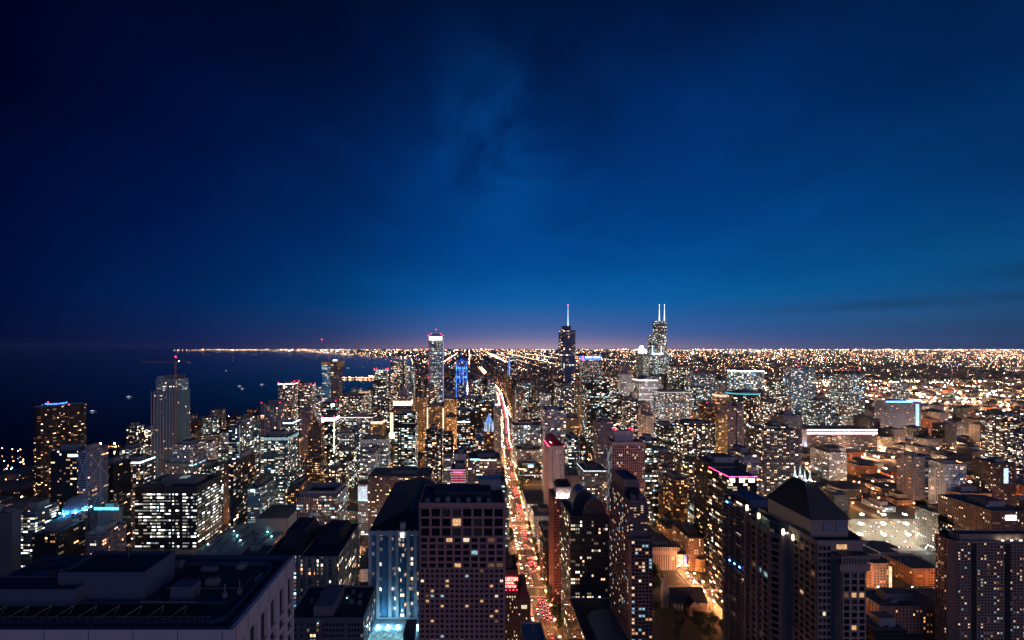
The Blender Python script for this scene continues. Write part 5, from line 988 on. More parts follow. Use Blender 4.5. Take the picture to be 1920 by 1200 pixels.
for v0 in (414, 509, 604, 699):
    mb = MB(); mc = ave(v0+20); mb.box(mc-.7, mc+.7, v0, v0+48, .12, .5); o = mb.build('median_planter', CONC, org=(mc, v0+24, 0)); tagm(o, 'low planter strip along the middle of the avenue between two crossings', 'planter', 'planters in the middle of the avenue')
mb = MB(); mb.face([(575,592,.14),(800,592,.14),(800,700,.14),(575,700,.14)]); mb.build('parking_lot_surface', plain('pale_concrete_yard', (.3,.29,.26), .8, 0, .4, .05), kind='structure')
RESV = [(-520, -345, 420, 599)]+[(ave(q_)-27, ave(q_)+27, q_-50, q_+50) for q_ in range(200, 6000, 100)]+[(566, 812, 586, 706)]

# ---- hand placed low blocks of the lower right quarter
PR = ROOF2
B('theatre_block', 1222, 1270, 1026, 536, 42, facade((.5,.32,.3), W=3.8, Hc=26, ww=.3, wh=.8, lit=0, em=0), 'low pink-lit block with tall pilasters beside dark trees', 'the low pink pilastered block', pent=.6)
B('school_block', 1250, 1290, 992, 600, 50, 'brown', 'dark flat-roofed block behind the low pink pilastered block, right part', None)
B('school_block', 1195, 1233, 1000, 600, 60, facade((.4,.28,.2), W=4, Hc=4, ww=.4, wh=.5, lit=.15, em=2), 'large flat dark-roofed block with an orange-lit end wall', None)
B('apartment_block', 1292, 1343, 1009, 540, 44, facade((.3,.13,.07), W=4, Hc=3.6, ww=.28, wh=.45, lit=.4, row=.1, em=2.4), 'rust-brown square block with a few vertical lines of lit windows', 'the rust-brown block', strips=())
B('shop_block', 1270, 1288, 1040, 545, 40, facade((.3,.28,.3), W=3, ww=.4, wh=.5, lit=.1), 'narrow low building with a blue-lit side wall', None, strips=[(1284, 1042, 1056, 4, (.1,.25,1), 2)])
B('hotel_block', 1652, 1778, 1137, 422, 30, facade((.42,.2,.13), W=4.6, Hc=3.6, ww=.36, wh=.55, lit=.12, row=.1, em=2, tone='g'), 'red brick block with an orange-lit facade and black roof, lower right', 'the orange-lit brick block', strips=())
B('apartment_block', 1624, 1680, 1056, 500, 44, facade((.22,.12,.1), W=5, Hc=3.4, ww=.4, wh=.5, lit=.2, row=.1, em=2, tone='g'), 'brown block with rounded corners, black roof and one bright stair column', 'the round-cornered brown block', poly=chamf(9), strips=[(1669, 1062, 1108, 5, (1,.65,.35), 1.3)])
B('shop_block', 1696, 1760, 1058, 560, 26, facade((.35,.22,.16), W=5, ww=.7, wh=.5, lit=.5, em=2), 'low long shop row with a line of white shop lights', None, strips=[(1728, 1072, 1074, 60, (1,.9,.75), 6)])
B('apartment_block', 1682, 1742, 938, 760, 40, 'brick', 'orange-brown brick block directly behind the brightly lit parking yard', 'the brick block behind the lit yard')
B('office_block', 1655, 1680, 950, 730, 40, 'white', 'small white-edged building left of the brick block behind the parking yard', None)
B('apartment_block', 1745, 1775, 950, 745, 34, 'brown', 'low brown building right of the brick block behind the parking yard', None)
B('shop_block', 1690, 1760, 905, 980, 50, facade((.2,.3,.3), W=5, ww=.6, wh=.4, lit=.3, em=2, tone='c'), 'low wide shed with teal light below the pinkish windowless block', None)
B('apartment_block', 1800, 1860, 925, 700, 40, facade((.4,.25,.16), W=4, ww=.4, wh=.4, lit=.2, em=2, tone='g'), 'long orange-lit low building right of the lone white tower', None)
B('office_block', 1790, 1850, 975, 560, 50, facade((.36,.3,.22), W=4, ww=.4, wh=.5, lit=.35, em=2), 'golden-lit low building at the edge of the parking yard', None)
B('apartment_block', 1860, 1930, 958, 520, 60, 'brick', 'dark brick block with a bright white sign at the right edge', None, strips=[(1895, 966, 975, 20, (.8,.85,1), 8)])
B('parking_deck', 1252, 1294, 1098, 500, 40, CONC, 'long low shed with blue lamps along its edge beside the orange street', None, pent=0)
B('apartment_block', 1640, 1700, 1180, 360, 20, 'black', 'black low roof at the bottom edge beside the tower with the hipped roof', None)
v = 452; org = (250, 470, 0); t = root('church', 'dark steep-roofed church among trees at the bottom right of the centre', 'church', org); foot(218, 279, 440, 500, 20)
mb = MB(); mb.prism(rect(232, 272, 456, 478), 0, 11, cap=False); mb.prism(rect(248, 260, 449, 455.9), 0, 10, cap=False); mb.build('wall', plain('brown_church_stone', (.2,.15,.12), .85, 0, .4, .4), t, org); mb = MB(); mb.face([(231,455,10.6),(273,455,10.6),(273,467,22),(231,467,22)]); mb.face([(273,479,10.6),(231,479,10.6),(231,467,22),(273,467,22)]); mb.face([(247,448.5,9.6),(254,448.5,17),(254,459,17),(247,455.5,11)]); mb.face([(254,448.5,17),(261,448.5,9.6),(261,455.5,11),(254,459,17)]); mb.build('roof', SLATE, t, org)
mb = MB()
for x_ in (232.01, 271.99): mb.face([(x_,456,11),(x_,478,11),(x_,467,21.6)])
mb.face([(248,448.99,10),(260,448.99,10),(254,448.99,16.5)])
mb.build('gable', BEI, t, org); simple(t, org, 'window', PDIM, *[(235+k*4, 236.2+k*4, 455.9, 455.97, 3, 8) for k in (0, 1, 2, 7, 8)])
mb = MB(); mb.prism(rect(225, 231.9, 462, 469), 0, 20); mb.prism(rect(225, 231.9, 462, 469), 20.01, 36, top=inset(rect(225, 231.9, 462, 469), 3.3)); mb.build('steeple', BEI, t, org)
org = (316, 545, 0); t = root('castle_house', 'round turreted stone house lit orange at a street corner', 'building', org); foot(300, 332, 530, 560, 20)
mb = MB(); mb.prism(ngon(314, 545, 9, 9, 18), 0, 17, cap=False); mb.build('wall', facade((.4,.25,.14), W=3, Hc=5, ww=.4, wh=.6, lit=.3, tone='g'), t, org); mb = MB(); mb.prism(ngon(314, 545, 9.8, 9.8, 18), 17, 25, top=ngon(314, 545, .5, .5, 18)); mb.build('roof', SLATE, t, org); block(t, org, rect(321, 332, 538, 556), 0, 14, BEI, name='wing_wall')

# ================================================================ filler city: every other block
rng2 = random.Random(11)
SL = {}
for k_, (wc_, tn_) in dict(stone=((.27,.22,.2),'w'), brick=((.24,.1,.06),'g'), brown=((.16,.1,.08),'g'), tan=((.38,.28,.19),'w'), resid=((.22,.19,.19),'w'), resd=((.08,.07,.08),'w'), residc=((.16,.18,.2),'c'), white=((.5,.47,.46),'c'), dark=((.03,.03,.035),'w'), officw=((.1,.1,.1),'w'), pink=((.3,.2,.21),'w'), teal=((.12,.17,.18),'c'), grid=((.42,.38,.38),'c')).items():
    SL[k_] = facade(wc_, W=4.2, Hc=3.6, ww=.45, wh=.45, lit=.12, row=.3, em=2.2, tone=tn_)
def blocked(x0, x1, y0, y1):
    for a, b, c, d, *_ in FOOT:
        if x0 < b and x1 > a and y0 < d and y1 > c: return True
    for a, b, c, d in RESV:
        if x0 < b and x1 > a and y0 < d and y1 > c: return True
    return False
def height(u, v):
    k = rng2.random()
    if u < -600 and v < 1050: return 8+k*13
    if v < 430: return 8+k*14
    if u > 60 and v < 620: return 9+k*22
    if u < -40 and v < 700: return 14+k*k*48
    if u < 60 and v < 1200: return 30+k*k*105
    if u < 520 and v < 1200: return 16+k*k*60
    if v < 1150: return 9+k*k*26
    if -380 < u < 1150 and v < 2450: return 52+k*122 if v < 1900 else 40+k*120
    if u < 1900 and v < 2000: return 14+k*k*70
    if -300 < u < 900 and v < 3200: return 18+k*k*80
    return 7+k*k*(16 if v < 4500 else 10)
lots = []
VIS += [(hx-14, hx+14, hy, hv) for hx, hy, hv, ref in HEROES if hv > 900]+[(182, 222, 790, 1196)]
xs = [-1300]+NS; ys = EW
for i in range(len(xs)-1):
    for j in range(len(ys)-1):
        bx0, bx1, by0, by1 = xs[i]+12, xs[i+1]-12, ys[j]+11, ys[j+1]-11
        av = ave(by0)
        if bx0-20 < av < bx1+20: parts_ = [(min(bx0, av-50), av-29), (av+29, max(bx1, av+52))] if by0 < 3000 else [(bx0, bx1)]
        else: parts_ = [(bx0, bx1)]
        for (p0, p1) in parts_:
            nx = max(1, round((p1-p0)/rng2.uniform(30, 50))); ny = 2 if by1-by0 < 90 else 3
            for a in range(nx):
                for b_ in range(ny):
                    x0 = p0+(p1-p0)*a/nx+rng2.uniform(.5, 4); x1 = p0+(p1-p0)*(a+1)/nx-rng2.uniform(.5, 4); y0 = by0+(by1-by0)*b_/ny+rng2.uniform(.5, 3); y1 = by0+(by1-by0)*(b_+1)/ny-rng2.uniform(.5, 3)
                    h = height((x0+x1)/2, y0); pp = rng2.random()
                    if pp < .12 and y0 > 420: continue        # yards and car parks
                    if not (land(x0-25, y0) and land(x0-25, y1)) or blocked(x0, x1, y0, y1): continue
                    q0, q1 = PX(x0, y0), PX(x1, y0)
                    for hx0, hx1, hy, hv in VIS:
                        if y0 < hv-20 and q0 < hx1 and q1 > hx0:
                            lim = hy+min(62, .5*(CY+F*H/hv-hy)); h = min(h, H-(lim-CY)*y0/F)
                    if h < 6: h = 6+pp*3
                    if h > 60: x1 = min(x1, x0+34); y1 = min(y1, y0+34)
                    q0, q1 = PX(x0, y0), PX(x1, y0); top = CY+F*(H-h)/y0
                    if q1 < -25 or q0 > 1945 or top > 1205: continue
                    if -560 < x0 < -180 and 2350 < y0 < 3600: continue        # the lakefront park
                    lots.append([x0, x1, y0, y1, h, (q1-q0)*min(120, F*h/y0), (q0+q1)/2, top])
lots.sort(key=lambda l: -l[5])
kinds = [('stone','grey stone'),('brick','red brick'),('brown','brown brick'),('tan','tan'),('resid','grey concrete'),('resd','dark'),('residc','glassy'),('white','pale'),('dark','black glass'),('officw','banded office'),('pink','mauve'),('teal','teal glass'),('grid','white gridded')]
NFILL = 165; used = {}
def relation(q, top, v, skip=0):
    c = sorted((abs(hx-q)+1.3*abs(hy-top)+.12*abs(hv-v), hx, hy, hv, ref) for hx, hy, hv, ref in HEROES)[skip]
    _, hx, hy, hv, ref = c; dx = q-hx
    if abs(dx) < 22: return ('in front of ' if v < hv else 'behind ')+ref
    return ('left of ' if dx < 0 else 'right of ')+ref
cnt = 0; far = [MB() for _ in range(6)]; fkeys = ['resd', 'brick', 'stone', 'officw', 'tan', 'dark']
for l in lots:
    x0, x1, y0, y1, h, sc, q, top = l
    kk, word = rng2.choice(kinds if h < 60 else kinds[4:12] + kinds[:1])
    if cnt < NFILL:
        size = 'low' if h < 18 else 'mid-rise' if h < 45 else 'tall'; nm = {'low': 'low_building', 'mid-rise': 'apartment_block', 'tall': 'high_rise'}[size]
        wide = 'narrow ' if (q_ := (x1-x0)) < 26 else 'broad ' if q_ > 38 else ''
        lab = None
        for sk in range(10):
            for extra in ('', wide, 'flat-topped ', 'boxy ', 'plain '):
                s = '%s%s %s building %s' % (extra, size, word, relation(q, top, y0, sk))
                if s not in used: lab = s; break
            if lab: break
        used[lab] = 1; cnt += 1
        org = ((x0+x1)/2, (y0+y1)/2, 0); t = root(nm, lab, 'building', org)
        p = rect(x0, x1, y0, y1); sh = rng2.random()
        if sh < .18 and x1-x0 > 24: k = (x1-x0)*.35; p = [(x0,y0),(x1-k,y0),(x1-k,y0+(y1-y0)*.4),(x1,y0+(y1-y0)*.4),(x1,y1),(x0,y1)]
        mb = MB(); mb.prism(p, 0, h, cap=False); mb.build('wall', SL[kk] if h < 45 else S[kk], t, org)
        if len(p) == 6:
            mb = MB(); mb.face([(*a, h-.02) for a in p]); mb.build('roof', ROOF if rng2.random() < .6 else ROOF2, t, org)
        else: roof_part(p, h, t, org, ROOF if rng2.random() < .6 else ROOF2)
        if h > 40 and len(p) == 4 and rng2.random() < .55:
            k = rng2.uniform(2.5, 5); h0 = h; h += rng2.uniform(.08, .2)*h; mb = MB(); p2 = rect(x0+k, x1-k, y0+k*.6, y1-k); mb.prism(p2, h0-1.2, h, cap=False, u0=60); mb.build('upper_wall', S[kk], t, org); roof_part(p2, h, t, org)
            x0, x1, y0, y1 = x0+k, x1-k, y0+k*.6, y1-k
        if h > 60 and rng2.random() < .3:
            mb = MB(); a_, b_ = (x0+x1)/2+3, (y0+y1)/2; mb.bar((a_, b_, h-1), (a_, b_, h+rng2.uniform(9, 20)), .3, r2=.08); mb.build('mast', METAL, t, org)
        px_ = rect(x0, x0+(x1-x0)*.6, y0+(y1-y0)*.45, y1)
        if h > 24:
            a = rng2.uniform(.15, .35); mb = MB(); mb.prism(rect(x0+(x1-x0)*a, x0+(x1-x0)*(a+.3), y0+(y1-y0)*.5, y0+(y1-y0)*.8), h-1.2, h+rng2.uniform(3, 6)); mb.build('penthouse', CONC, t, org)
        units(px_, h, t, org, rng2.choice((1, 2, 3)), 1.0)
    else:
        m = far[rng2.randrange(6)]; m.prism(rect(x0, x1, y0, y1), 0, h, cm=1, u0=rng2.random()*900*12)
        if h > 20: a = rng2.uniform(.2, .4); m.prism(rect(x0+(x1-x0)*a, x0+(x1-x0)*(a+.35), y0+(y1-y0)*.4, y0+(y1-y0)*.75), h+.01, h+4, cm=1, wm=1)
allf = MB(); mats = []
for i, m in enumerate(far):
    base = len(allf.v); allf.v += m.v; allf.f += [tuple(a+base for a in f_) for f_ in m.f]; allf.m += [i*2+k for k in m.m]; allf.uv += m.uv; mats += [SL[fkeys[i]], ROOF]
o = allf.build('distant_buildings', mats, kind='stuff'); tagm(o, 'dense carpet of low buildings and blocks stretching away to the horizon', 'buildings')

# ================================================================ lamps
def lampmat(n_, col, s): return glow(n_, col, s, 'AUTO')
SOD = (1,.38,.12); WSO = (1,.56,.26)
LS = lampmat('sodium_lamp', SOD, 9000); LW = lampmat('warm_lamp', (1,.38,.12), 3700); LC = lampmat('white_lamp', (.85,.95,1), 2500)
POLE = plain('lamp_pole', (.08,.08,.08), .6, .5)
def mk_lamp(kind):
    mb = MB(); mb.bar((0,0,0), (0,0,8.4), .12, r2=.08); mb.bar((0,0,8.3), (1.6,0,9.0), .06); o1 = mb.build('pole', POLE)
    mb = MB(); mb.octa((1.7,0,8.75), .42, .22); o2 = mb.build('lamp_head', kind); me = (o1.data, o2.data)
    for o in (o1, o2): bpy.data.objects.remove(o)
    return me
LM = {'s': mk_lamp(LS), 'w': mk_lamp(LW), 'c': mk_lamp(LC)}
lamp_n = 0
def street_lamp(x, y, k, ang, lab, grp):
    global lamp_n
    lamp_n += 1; t = root('street_lamp', lab, 'street lamp', (x, y, .2), grp); t.rotation_euler.z = ang
    for nm, me in zip(('pole', 'lamp_head'), LM[k]):
        o = bpy.data.objects.new(nm, me); COL.objects.link(o); o.parent = t
v = 255
while v < 1150:
    for x_, an in ((ave(v)-13.2, 0), (ave(v)+13.2, math.pi)): street_lamp(x_, v, 'w', an, 'slim lamp post with a warm orange lamp on the kerb of the wide avenue', 'lamp posts along the avenue')
    v += 25
for v in range(404, 700, 19):
    for x_, an in ((281.5, 0), (294.5, math.pi)):
        if v < 620 or an == 0: street_lamp(x_, v, 's', an, 'sodium lamp on the orange street beside the round turreted house', 'lamp posts on the orange street')
cand = []
for s in NS:
    for v in range(330, 1000, 38):
        if s not in (-20, 288) and 0 < PX(s, v) < 1920 and land(s, v, 20): cand.append((s-6.2 if (v//38) % 2 else s+6.2, v, 0 if (v//38) % 2 else math.pi, 'ns'))
for s in EW:
    for u in range(-800, 1500, 42):
        if s < 980 and 0 < PX(u, s) < 1920 and land(u, s, 20) and abs(u-ave(s)) > 20: cand.append((u, s-5.8, math.pi/2, 'ew'))
cand = [c for c in cand if not blocked(c[0]-1, c[0]+1, c[1]-1, c[1]+1) and CY+F*H/c[1] < 1200]; rng2.shuffle(cand)
near = cand[:215]; rest = cand[215:]
for x_, y_, an, d in near: street_lamp(x_, y_, 'c' if rng2.random() < .08 else 's', an, 'sodium street lamp glowing orange on a narrow side street between buildings' if d == 'ns' else 'sodium street lamp glowing orange on a cross street between buildings', 'lamp posts in the side streets')
# the lamps of the streets further off, and the lights of the plain out to the horizon
cols = [(1,.44,.2), (1,.64,.38), (1,.85,.62), (.8,.95,1), (.3,.7,1), (1,.05,.12), (.2,.25,1), (.3,1,.55)]
def carpet(name, pts, lvl, label):
    mb = MB(); mats = []; idx = {}
    for (x_, y_, z_, r, rz, c, s) in pts:
        k = (c, s)
        if k not in idx: idx[k] = len(mats); mats.append(glow('%s_%d_%d' % (name, c, s), cols[c], lvl*(.35, 1, 3.2)[s], 'AUTO'))
        mb.octa((x_, y_, z_), r, rz, idx[k])
    o = mb.build(name, mats, kind='stuff'); tagm(o, label, 'street lights'); return o
pc = lambda: rng2.choices(range(8), (56, 20, 9, 10, 3, 1.6, .8, .5))[0]
pts = [(x_, y_, 8.7, 1.2, .6, 0 if rng2.random() < .85 else 2, 1) for x_, y_, an, d in rest]
for s in NS:
    v = 1000
    while v < 3400:
        if -20 < PX(s, v) < 1940 and land(s, v, 15) and not blocked(s+7, s+8, v, v+1): pts.append((s+(7 if s != 77 else 16), v, 9, .9+v*.0004, .7, 0 if rng2.random() < .8 else 1, rng2.choice((0,1,1,2)))); pts.append((s-(7 if s != 77 else 16), v+14, 9, .9+v*.0004, .7, 0 if rng2.random() < .8 else 1, rng2.choice((0,1,1,2))))
        v += 34 if s != 77 else 22
for s in EW:
    if s > 3400: continue
    for u in range(-1000, 3800, 40):
        if s > 980 and -20 < PX(u, s) < 1940 and land(u, s, 15) and not blocked(u, u+1, s-7, s-6): pts.append((u+rng2.uniform(-6, 6), s-7, 9, .8+s*.0004, .7, pc(), rng2.choice((0,1,1,2))))
pts = [(x_, y_, z_, r*2.1 if (x_ >= 420 and y_ < 2600) else r*1.6 if (y_ < 1500 and -560 < x_ < 420) else r, rz*1.3, c, max(s, 1) if y_ < 1500 else s) for (x_, y_, z_, r, rz, c, s) in pts]
carpet('street_lights', pts, 240, 'countless lamps of the side streets glowing between the downtown buildings')
pts = []; v = 1165
while v < 5500:
    for q in (-12.5, 12.5): pts.append((ave(v)+q, v, 9, .8+v*.0002, .8, 0 if rng2.random() < .7 else 1, 1))
    v += 24
for v in range(1180, 5200, 13):
    for q in (-9, -5, 5, 9):
        if rng2.random() < .5: pts.append((ave(v)+q, v+rng2.uniform(0, 9), 1.0, .45+v*.00012, .4, 2 if q < 0 else 5, 0))
carpet('avenue_lights', pts, 105, 'double line of lamps and headlamps marking the avenue as it runs on towards the horizon')
pts = []; n_ = 0
def dens(u, v): return .5+.5*math.sin(u*.0011+1.3*math.sin(v*.0004))*math.sin(v*.00083+.7)+.25*math.sin(u*.004)*math.sin(v*.003)
while n_ < 21000:
    t_ = rng2.random(); y_ = 655.4+110*t_**1.75; v = F*H/(y_-CY); px_ = rng2.uniform(-30, 1950); u = (px_-CX)/F*v
    if v < 2300: continue
    ar = rng2.random()
    if ar < .17: u = round(u/805)*805
    elif ar < .34: v = round(v/805)*805
    elif rng2.random() < .55: sp = 125 if v < 9000 else 250; u = round(u/sp)*sp
    else: sp = 165 if v < 9000 else 330; v = round(v/sp)*sp
    if v < 2000 or not land(u, v, 30): 
        n_ += .3; continue
    if (-560 < u < -150 and v < 3600): 
        if rng2.random() < .6: n_ += .3; continue
    d = dens(u, v); w_ = .35+.65*max(0, min(1, d))
    random.seed(int(u//700)*7919+int(v//900)*104729); cellf = random.random()
    if ar >= .34 and rng2.random() > .12+1.1*cellf: n_ += .25; continue
    if px_ < 1250 and rng2.random() < .25: n_ += .3; continue
    if rng2.random() > w_: n_ += .2; continue
    e_ = rng2.random(); r = v*(.0002+.0005*e_**4); r = max(r, .7); pts.append((u+rng2.uniform(-3, 3), v+rng2.uniform(-3, 3), 9+r*.5, r, min(r, 4+v*.00035), pc(), rng2.choice((0,0,1,1,2)))); n_ += 1
for (us, sp, k) in ((690, 17, 1), (1010, 30, 0), (1420, 34, 1), (-230, 40, 0), (-470, 34, 1), (2100, 40, 1), (3000, 46, 1)):
    v = 2500 if us > 0 else 3000
    while v < 15000:
        if land(us, v, 20): pts.append((us+rng2.uniform(-8, 8), v, 9, .8+v*.00022, 1.5+v*.0002, rng2.choice((0, 1, 1, 2)), k))
        v += sp*(1+v/9000)
for i in range(13, 20):                                   # lamps of the far shore
    a, b = LAND[i], LAND[i+1]
    for k in range(46): f_ = rng2.random(); u, v = a[0]+(b[0]-a[0])*f_, a[1]+(b[1]-a[1])*f_; r = v*.00026*rng2.uniform(.4, 1.5); pts.append((u+r*3, v+r*2, 10+r, r, min(r, 12), rng2.choice((0, 1, 2, 3, 1)), rng2.choice((0,0,1))))
for k in range(60):
    u, v = -1180+k*10.5, 3700-k*1.2+rng2.uniform(-8, 40); pts.append((u, v, 8, 2.2, 1.8, rng2.choice((0,0,1)), rng2.choice((1,2))))
for k in range(24): pts.append((-1010+rng2.uniform(0, 300), rng2.uniform(3760, 3960), 8, 3, 2, 0, 2))
carpet('distant_city_lights', pts, 25, 'carpet of orange and white city lights reaching flat to the horizon')
# promenade and pier lamps by the lake
pts = []
for k in range(46): pts.append((U(426+k*1.35, 1640+rng2.uniform(-20, 60)), 1640+rng2.uniform(-20, 60), 9, 1.5, 1.2, 0, 2))
for k in range(120):
    px_, py_ = rng2.uniform(350, 480), rng2.uniform(795, 850); v = F*H/(py_-CY); u = (px_-CX)/F*v
    if land(u, v, 20): pts.append((u, v, 7, .8, .7, rng2.choice((1, 2, 3, 4)), 0))
for k in range(40):
    px_, py_ = rng2.uniform(0, 45), rng2.uniform(846, 960); v = F*H/(py_-CY); pts.append(((px_-CX)/F*v, v, 9, 1.3, 1, rng2.choice((0, 0, 1, 4)), 0))
carpet('promenade_lights', pts, 90, 'strings of lamps along the promenade and piers at the lake edge')
mb = MB(); mb.box(-1120, -1055, 1190, 1204, -2, 1.5); mb.build('breakwater', CONC, kind='structure')
for x_ in (-1108, -1066):
    street_lamp(x_, 1196, 's', 0, 'orange lamp standing on the breakwater and mirrored in the dark lake', 'lamps on the breakwater'); mb = MB(); mb.octa((x_, 1196, 12), 2.4, 1.8); o = mb.build('harbour_beacon', lampmat('harbour_lamp', (1,.40,.12), 420), org=(x_, 1196, 12)); tagm(o, 'big round harbour lamp above the breakwater, mirrored in the lake', 'lamp', 'harbour lamps')

# ================================================================ floodlit yard, cars, trees, boats
FLM = lampmat('yard_flood', (1,.86,.6), 270)
for k, (x_, y_) in enumerate([(600+a*37, 612+b*36) for a in range(6) for b in range(3)]):
    t = root('floodlight_mast', 'tall mast with four white floodlights in the bright parking yard', 'floodlight', (x_, y_, .2), 'floodlight masts in the parking yard'); mb = MB(); mb.bar((x_, y_, .2), (x_, y_, 15), .18); mb.build('mast', POLE, t, (x_, y_, .2))
    mb = MB()
    for a, b in ((-1,-1),(1,-1),(1,1),(-1,1)): mb.box(x_+a*1.2-.7, x_+a*1.2+.7, y_+b*1.2-.5, y_+b*1.2+.5, 15, 15.5)
    mb.build('lamp_head', FLM, t, (x_, y_, .2))
HL = glow('headlight', (1,.93,.82), 32, 'AUTO'); TL = glow('taillight', (1,.04,.06), 42, 'AUTO'); TYRE = plain('tyre', (.01,.01,.01), .9); CG = plain('car_glass', (.01,.012,.015), .1)
def car_parts(paint):
    out = []
    def add(nm, m, mb): o = mb.build(nm, m); out.append((nm, o.data)); bpy.data.objects.remove(o)
    mb = MB(); lo = [(-.9,-2.2),(.9,-2.2),(.9,2.2),(-.9,2.2)]; mb.prism(inset(lo, .08), .25, .5, top=lo); mb.prism(lo, .5, .9, top=inset(lo, .08)); add('body', paint, mb)
    mb = MB(); mb.prism([(-.8,-1.5),(.8,-1.5),(.8,1.0),(-.8,1.0)], .9, 1.42, top=[(-.62,-.95),(.62,-.95),(.62,.35),(-.62,.35)], cap=True); add('cabin', CG, mb)
    for sx in (-.8, .8):
        for sy in (-1.35, 1.4):
            mb = MB(); a = [(sx-.12*(1 if sx > 0 else -1)*0, sy+.33*math.cos(q*math.pi/5), .33+.33*math.sin(q*math.pi/5)) for q in range(10)]
            b = [(sx+(.13 if sx > 0 else -.13), p[1], p[2]) for p in a]; mb.face(a if sx < 0 else a[::-1]); mb.face(b[::-1] if sx < 0 else b)
            for q in range(10): mb.face([a[q], a[(q+1)%10], b[(q+1)%10], b[q]])
            add('wheel', TYRE, mb)
    for sx in (-.62, .62): mb = MB(); mb.box(sx-.2, sx+.2, 2.12, 2.26, .55, .82); add('headlight', HL, mb)
    for sx in (-.62, .62): mb = MB(); mb.box(sx-.2, sx+.2, -2.26, -2.12, .6, .86); add('taillight', TL, mb)
    return out
PAINTS = [('white', (.7,.7,.7)), ('black', (.02,.02,.02)), ('silver', (.4,.4,.42)), ('red', (.4,.03,.03)), ('blue', (.04,.08,.3)), ('yellow', (.7,.45,.05))]
CARS = [(w_, car_parts(plain('paint_'+w_, c, .3, .1, .05))) for w_, c in PAINTS]
ncar = 0
def car(x, y, ang, lab, grp, full=True):
    global ncar
    ncar += 1; w_, ps = rng2.choice(CARS); t = root('car', lab % w_, 'car', (x, y, .14), grp); t.rotation_euler.z = ang
    for nm, me in ps:
        if nm == 'wheel' and not full: continue
        o = bpy.data.objects.new(nm, me); COL.objects.link(o); o.parent = t
for (ln, d) in ((-10.4, 1), (-6.4, 1), (-2.6, 1), (2.6, 0), (6.4, 0), (10.4, 0)):
    v = 268+rng2.uniform(0, 14)
    while v < 1080:
        q = min(abs(v-s) for s in EW[:9]); ph_ = (v-303) % 95
        if q > 11 and rng2.random() < ((.92 if 42 < ph_ < 84 else .14) if d == 0 else (.5 if 12 < ph_ < 40 else .16)): car(ln+ave(v)+rng2.uniform(-.3, .3), v, math.pi if d else 0, '%s car driving '+('towards' if d else 'away from')+' the viewer on the wide avenue', 'cars on the wide avenue', v < 560)
        v += rng2.uniform(6.5, 10)
for r_ in range(6):
    for k in range(16):
        if rng2.random() < .62: car(586+k*13.0, 601+r_*17, math.pi/2, '%s car parked in a row in the floodlit yard', 'cars parked in the yard', False)
for s in (180, 288, 288, 400, 505):
    v = 340
    while v < 760:
        if PX(s, v) < 1920 and CY+F*H/v < 1195 and not blocked(s-2, s+2, v-3, v+3): car(s+rng2.choice((-2, 2)), v, 0 if rng2.random() < .5 else math.pi, '%s car on a narrow orange-lit side street', 'cars in the side streets', v < 560)
        v += rng2.uniform(16, 34)
BARK = plain('bark', (.06,.045,.03), .9); LEAF = plain('leaves', (.05,.085,.03), .8, 0, .9, .6)
def tree_meshes(seed, h):
    rg = random.Random(seed); mb = MB(); mb.bar((0,0,0), (.1,.1,h*.45), .22, r2=.12)
    for k in range(5): a = rg.random()*6.28; mb.bar((.1,.1,h*(.3+.04*k)), (math.cos(a)*h*.24, math.sin(a)*h*.24, h*rg.uniform(.6,.8)), .09, r2=.03)
    tr = mb.build('trunk', BARK); mb = MB(); cl = [(rg.gauss(0, h*.17), rg.gauss(0, h*.17), h*rg.uniform(.45, .92), h*rg.uniform(.11, .19)) for _ in range(13)]
    for k in range(900):
        cx, c2, cz, cr = rg.choice(cl); d = Vector((rg.gauss(0,1), rg.gauss(0,1), rg.gauss(0,1))).normalized()*cr*rg.uniform(.6, 1.1); n1 = Vector((rg.gauss(0,1), rg.gauss(0,1), rg.gauss(0,1))).normalized(); n2 = n1.orthogonal().normalized(); s = rg.uniform(.16, .34); c = Vector((cx, c2, cz))+d
        mb.face([c+n1*s, c+n2*s, c-n1*s, c-n2*s])
    cr_ = mb.build('crown', LEAF); me = (tr.data, cr_.data); bpy.data.objects.remove(tr); bpy.data.objects.remove(cr_); return me
TR = [tree_meshes(k, h) for k, h in ((1, 8.5), (2, 10), (3, 11.5))]
def tree(x, y, lab, grp):
    t = root('tree', lab, 'tree', (x, y, .1), grp); t.rotation_euler.z = rng2.random()*6.28; s = rng2.uniform(1.05, 1.5); t.scale = (s, s, s)
    for nm, me in zip(('trunk', 'crown'), rng2.choice(TR)): o = bpy.data.objects.new(nm, me); COL.objects.link(o); o.parent = t
v = 330
while v < 1000:
    if min(abs(v-s) for s in EW[:9]) > 12:
        tree(ave(v)+17+rng2.uniform(-1.5, 1.5), v, 'leafy street tree on the right pavement of the wide avenue', 'trees on the right side of the avenue')
        if rng2.random() < .5: tree(ave(v)-17+rng2.uniform(-1, 1), v+3, 'leafy street tree on the left pavement of the wide avenue', 'trees on the left side of the avenue')
    v += rng2.uniform(8, 14)
for k in range(120):
    a, b = rng2.uniform(205, 280), rng2.uniform(395, 530)
    if not any(a > q[0]+2 and a < q[1]-2 and b > q[2]+2 and b < q[3]-2 for q in FOOT) and abs(a-288) > 9 and min(abs(b-s) for s in EW[:9]) > 7: tree(a, b, 'dark leafy tree in the small park around the steep-roofed church', 'trees around the church')
for k in range(26):
    a, b = rng2.uniform(430, 900), rng2.uniform(400, 900)
    if not blocked(a-4, a+4, b-4, b+4) and min(abs(a-s) for s in NS) > 8: tree(a, b, 'dark round tree between the low roofs on the right', 'trees among the low roofs')
BW = plain('boat_white', (.6,.6,.6), .5)
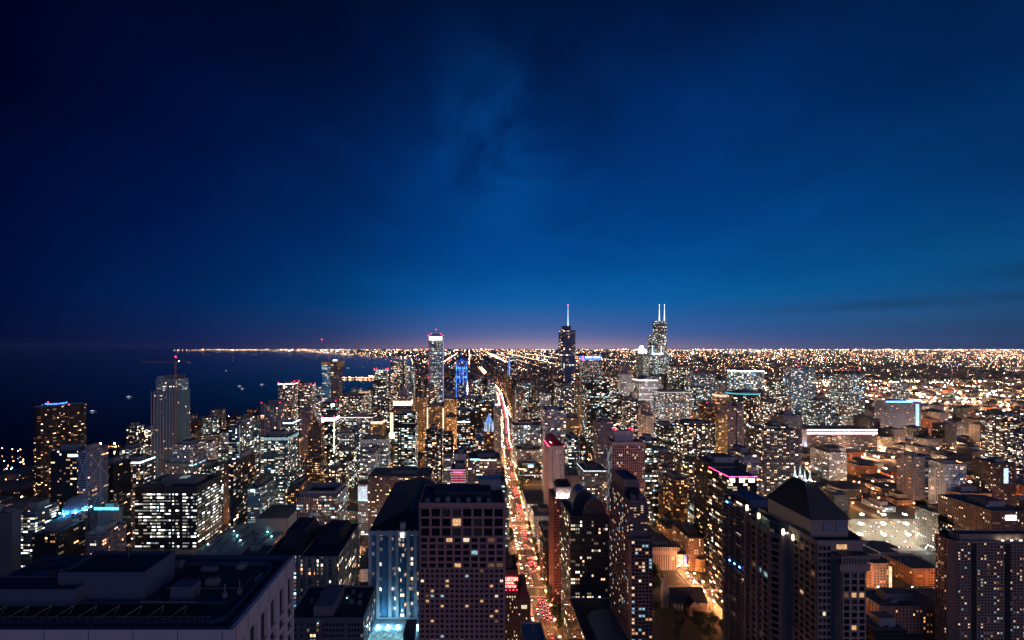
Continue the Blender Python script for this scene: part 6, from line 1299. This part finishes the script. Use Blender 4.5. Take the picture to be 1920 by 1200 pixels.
for px_, py_, L, w_ in ((243, 744, 42, 'nearest the pale lakeside tower, long and white'), (175, 771, 34, 'faint and bluish, farthest left'), (450, 724, 40, 'the rear one of a close pair of streaks'), (455, 729, 30, 'the front one of a close pair of streaks'), (492, 721, 44, 'right of a close pair of boats'), (456, 664, 90, 'far out just under the horizon lights'), (653, 690, 60, 'moored in the bay right of the blue-lit tower'), (424, 695, 30, 'dim, left of the middle of the lake')):
    v = F*H/(py_-CY); u = (px_-CX)/F*v; t = root('boat', 'lit boat on the dark lake, '+w_, 'boat', (u, v, -2)); o3 = (u, v, -2); mb = MB(); h_ = L*.5; wd = L*.12
    hull = [(u-h_, v-wd), (u+h_*.7, v-wd), (u+h_, v), (u+h_*.7, v+wd), (u-h_, v+wd)]; mb.prism(inset(hull, 1.2), -2.4, 1.2, top=hull); mb.build('hull', BW, t, o3)
    mb = MB(); mb.prism(rect(u-h_*.6, u+h_*.35, v-wd*.7, v+wd*.7), 1.2, 4.4); mb.build('cabin', BW, t, o3); mb = MB(); mb.prism(rect(u-h_*.55, u+h_*.3, v-wd*.75, v-wd*.72), 1.8, 3.8); mb.build('cabin_window', glow('boat_light', (.75,.8,1), 1.6, 'AUTO'), t, o3)
print('fill lots', len(lots), 'individual', cnt, 'lamps', lamp_n, 'cars', ncar, 'objects', len(bpy.data.objects))
# ================================================================ the air over the city
mb = MB(); mb.box(-70000, 50000, -3500, 40000, -3.5, 520); hz = mb.build('haze', [], kind='stuff'); tagm(hz, 'thin bluish evening haze over the whole city and lake', 'haze')
hm = bpy.data.materials.new('haze'); hm.use_nodes = True; t_ = hm.node_tree; t_.nodes.clear(); pv = t_.nodes.new('ShaderNodeVolumePrincipled'); oo = t_.nodes.new('ShaderNodeOutputMaterial'); t_.links.new(pv.outputs[0], oo.inputs['Volume'])
pv.inputs['Density'].default_value = 0.7e-5; pv.inputs['Color'].default_value = (.35,.62,.95,1); pv.inputs['Anisotropy'].default_value = .2
hz.data.materials.append(hm); hz.data.polygons.foreach_set('material_index', [0]*len(hz.data.polygons))
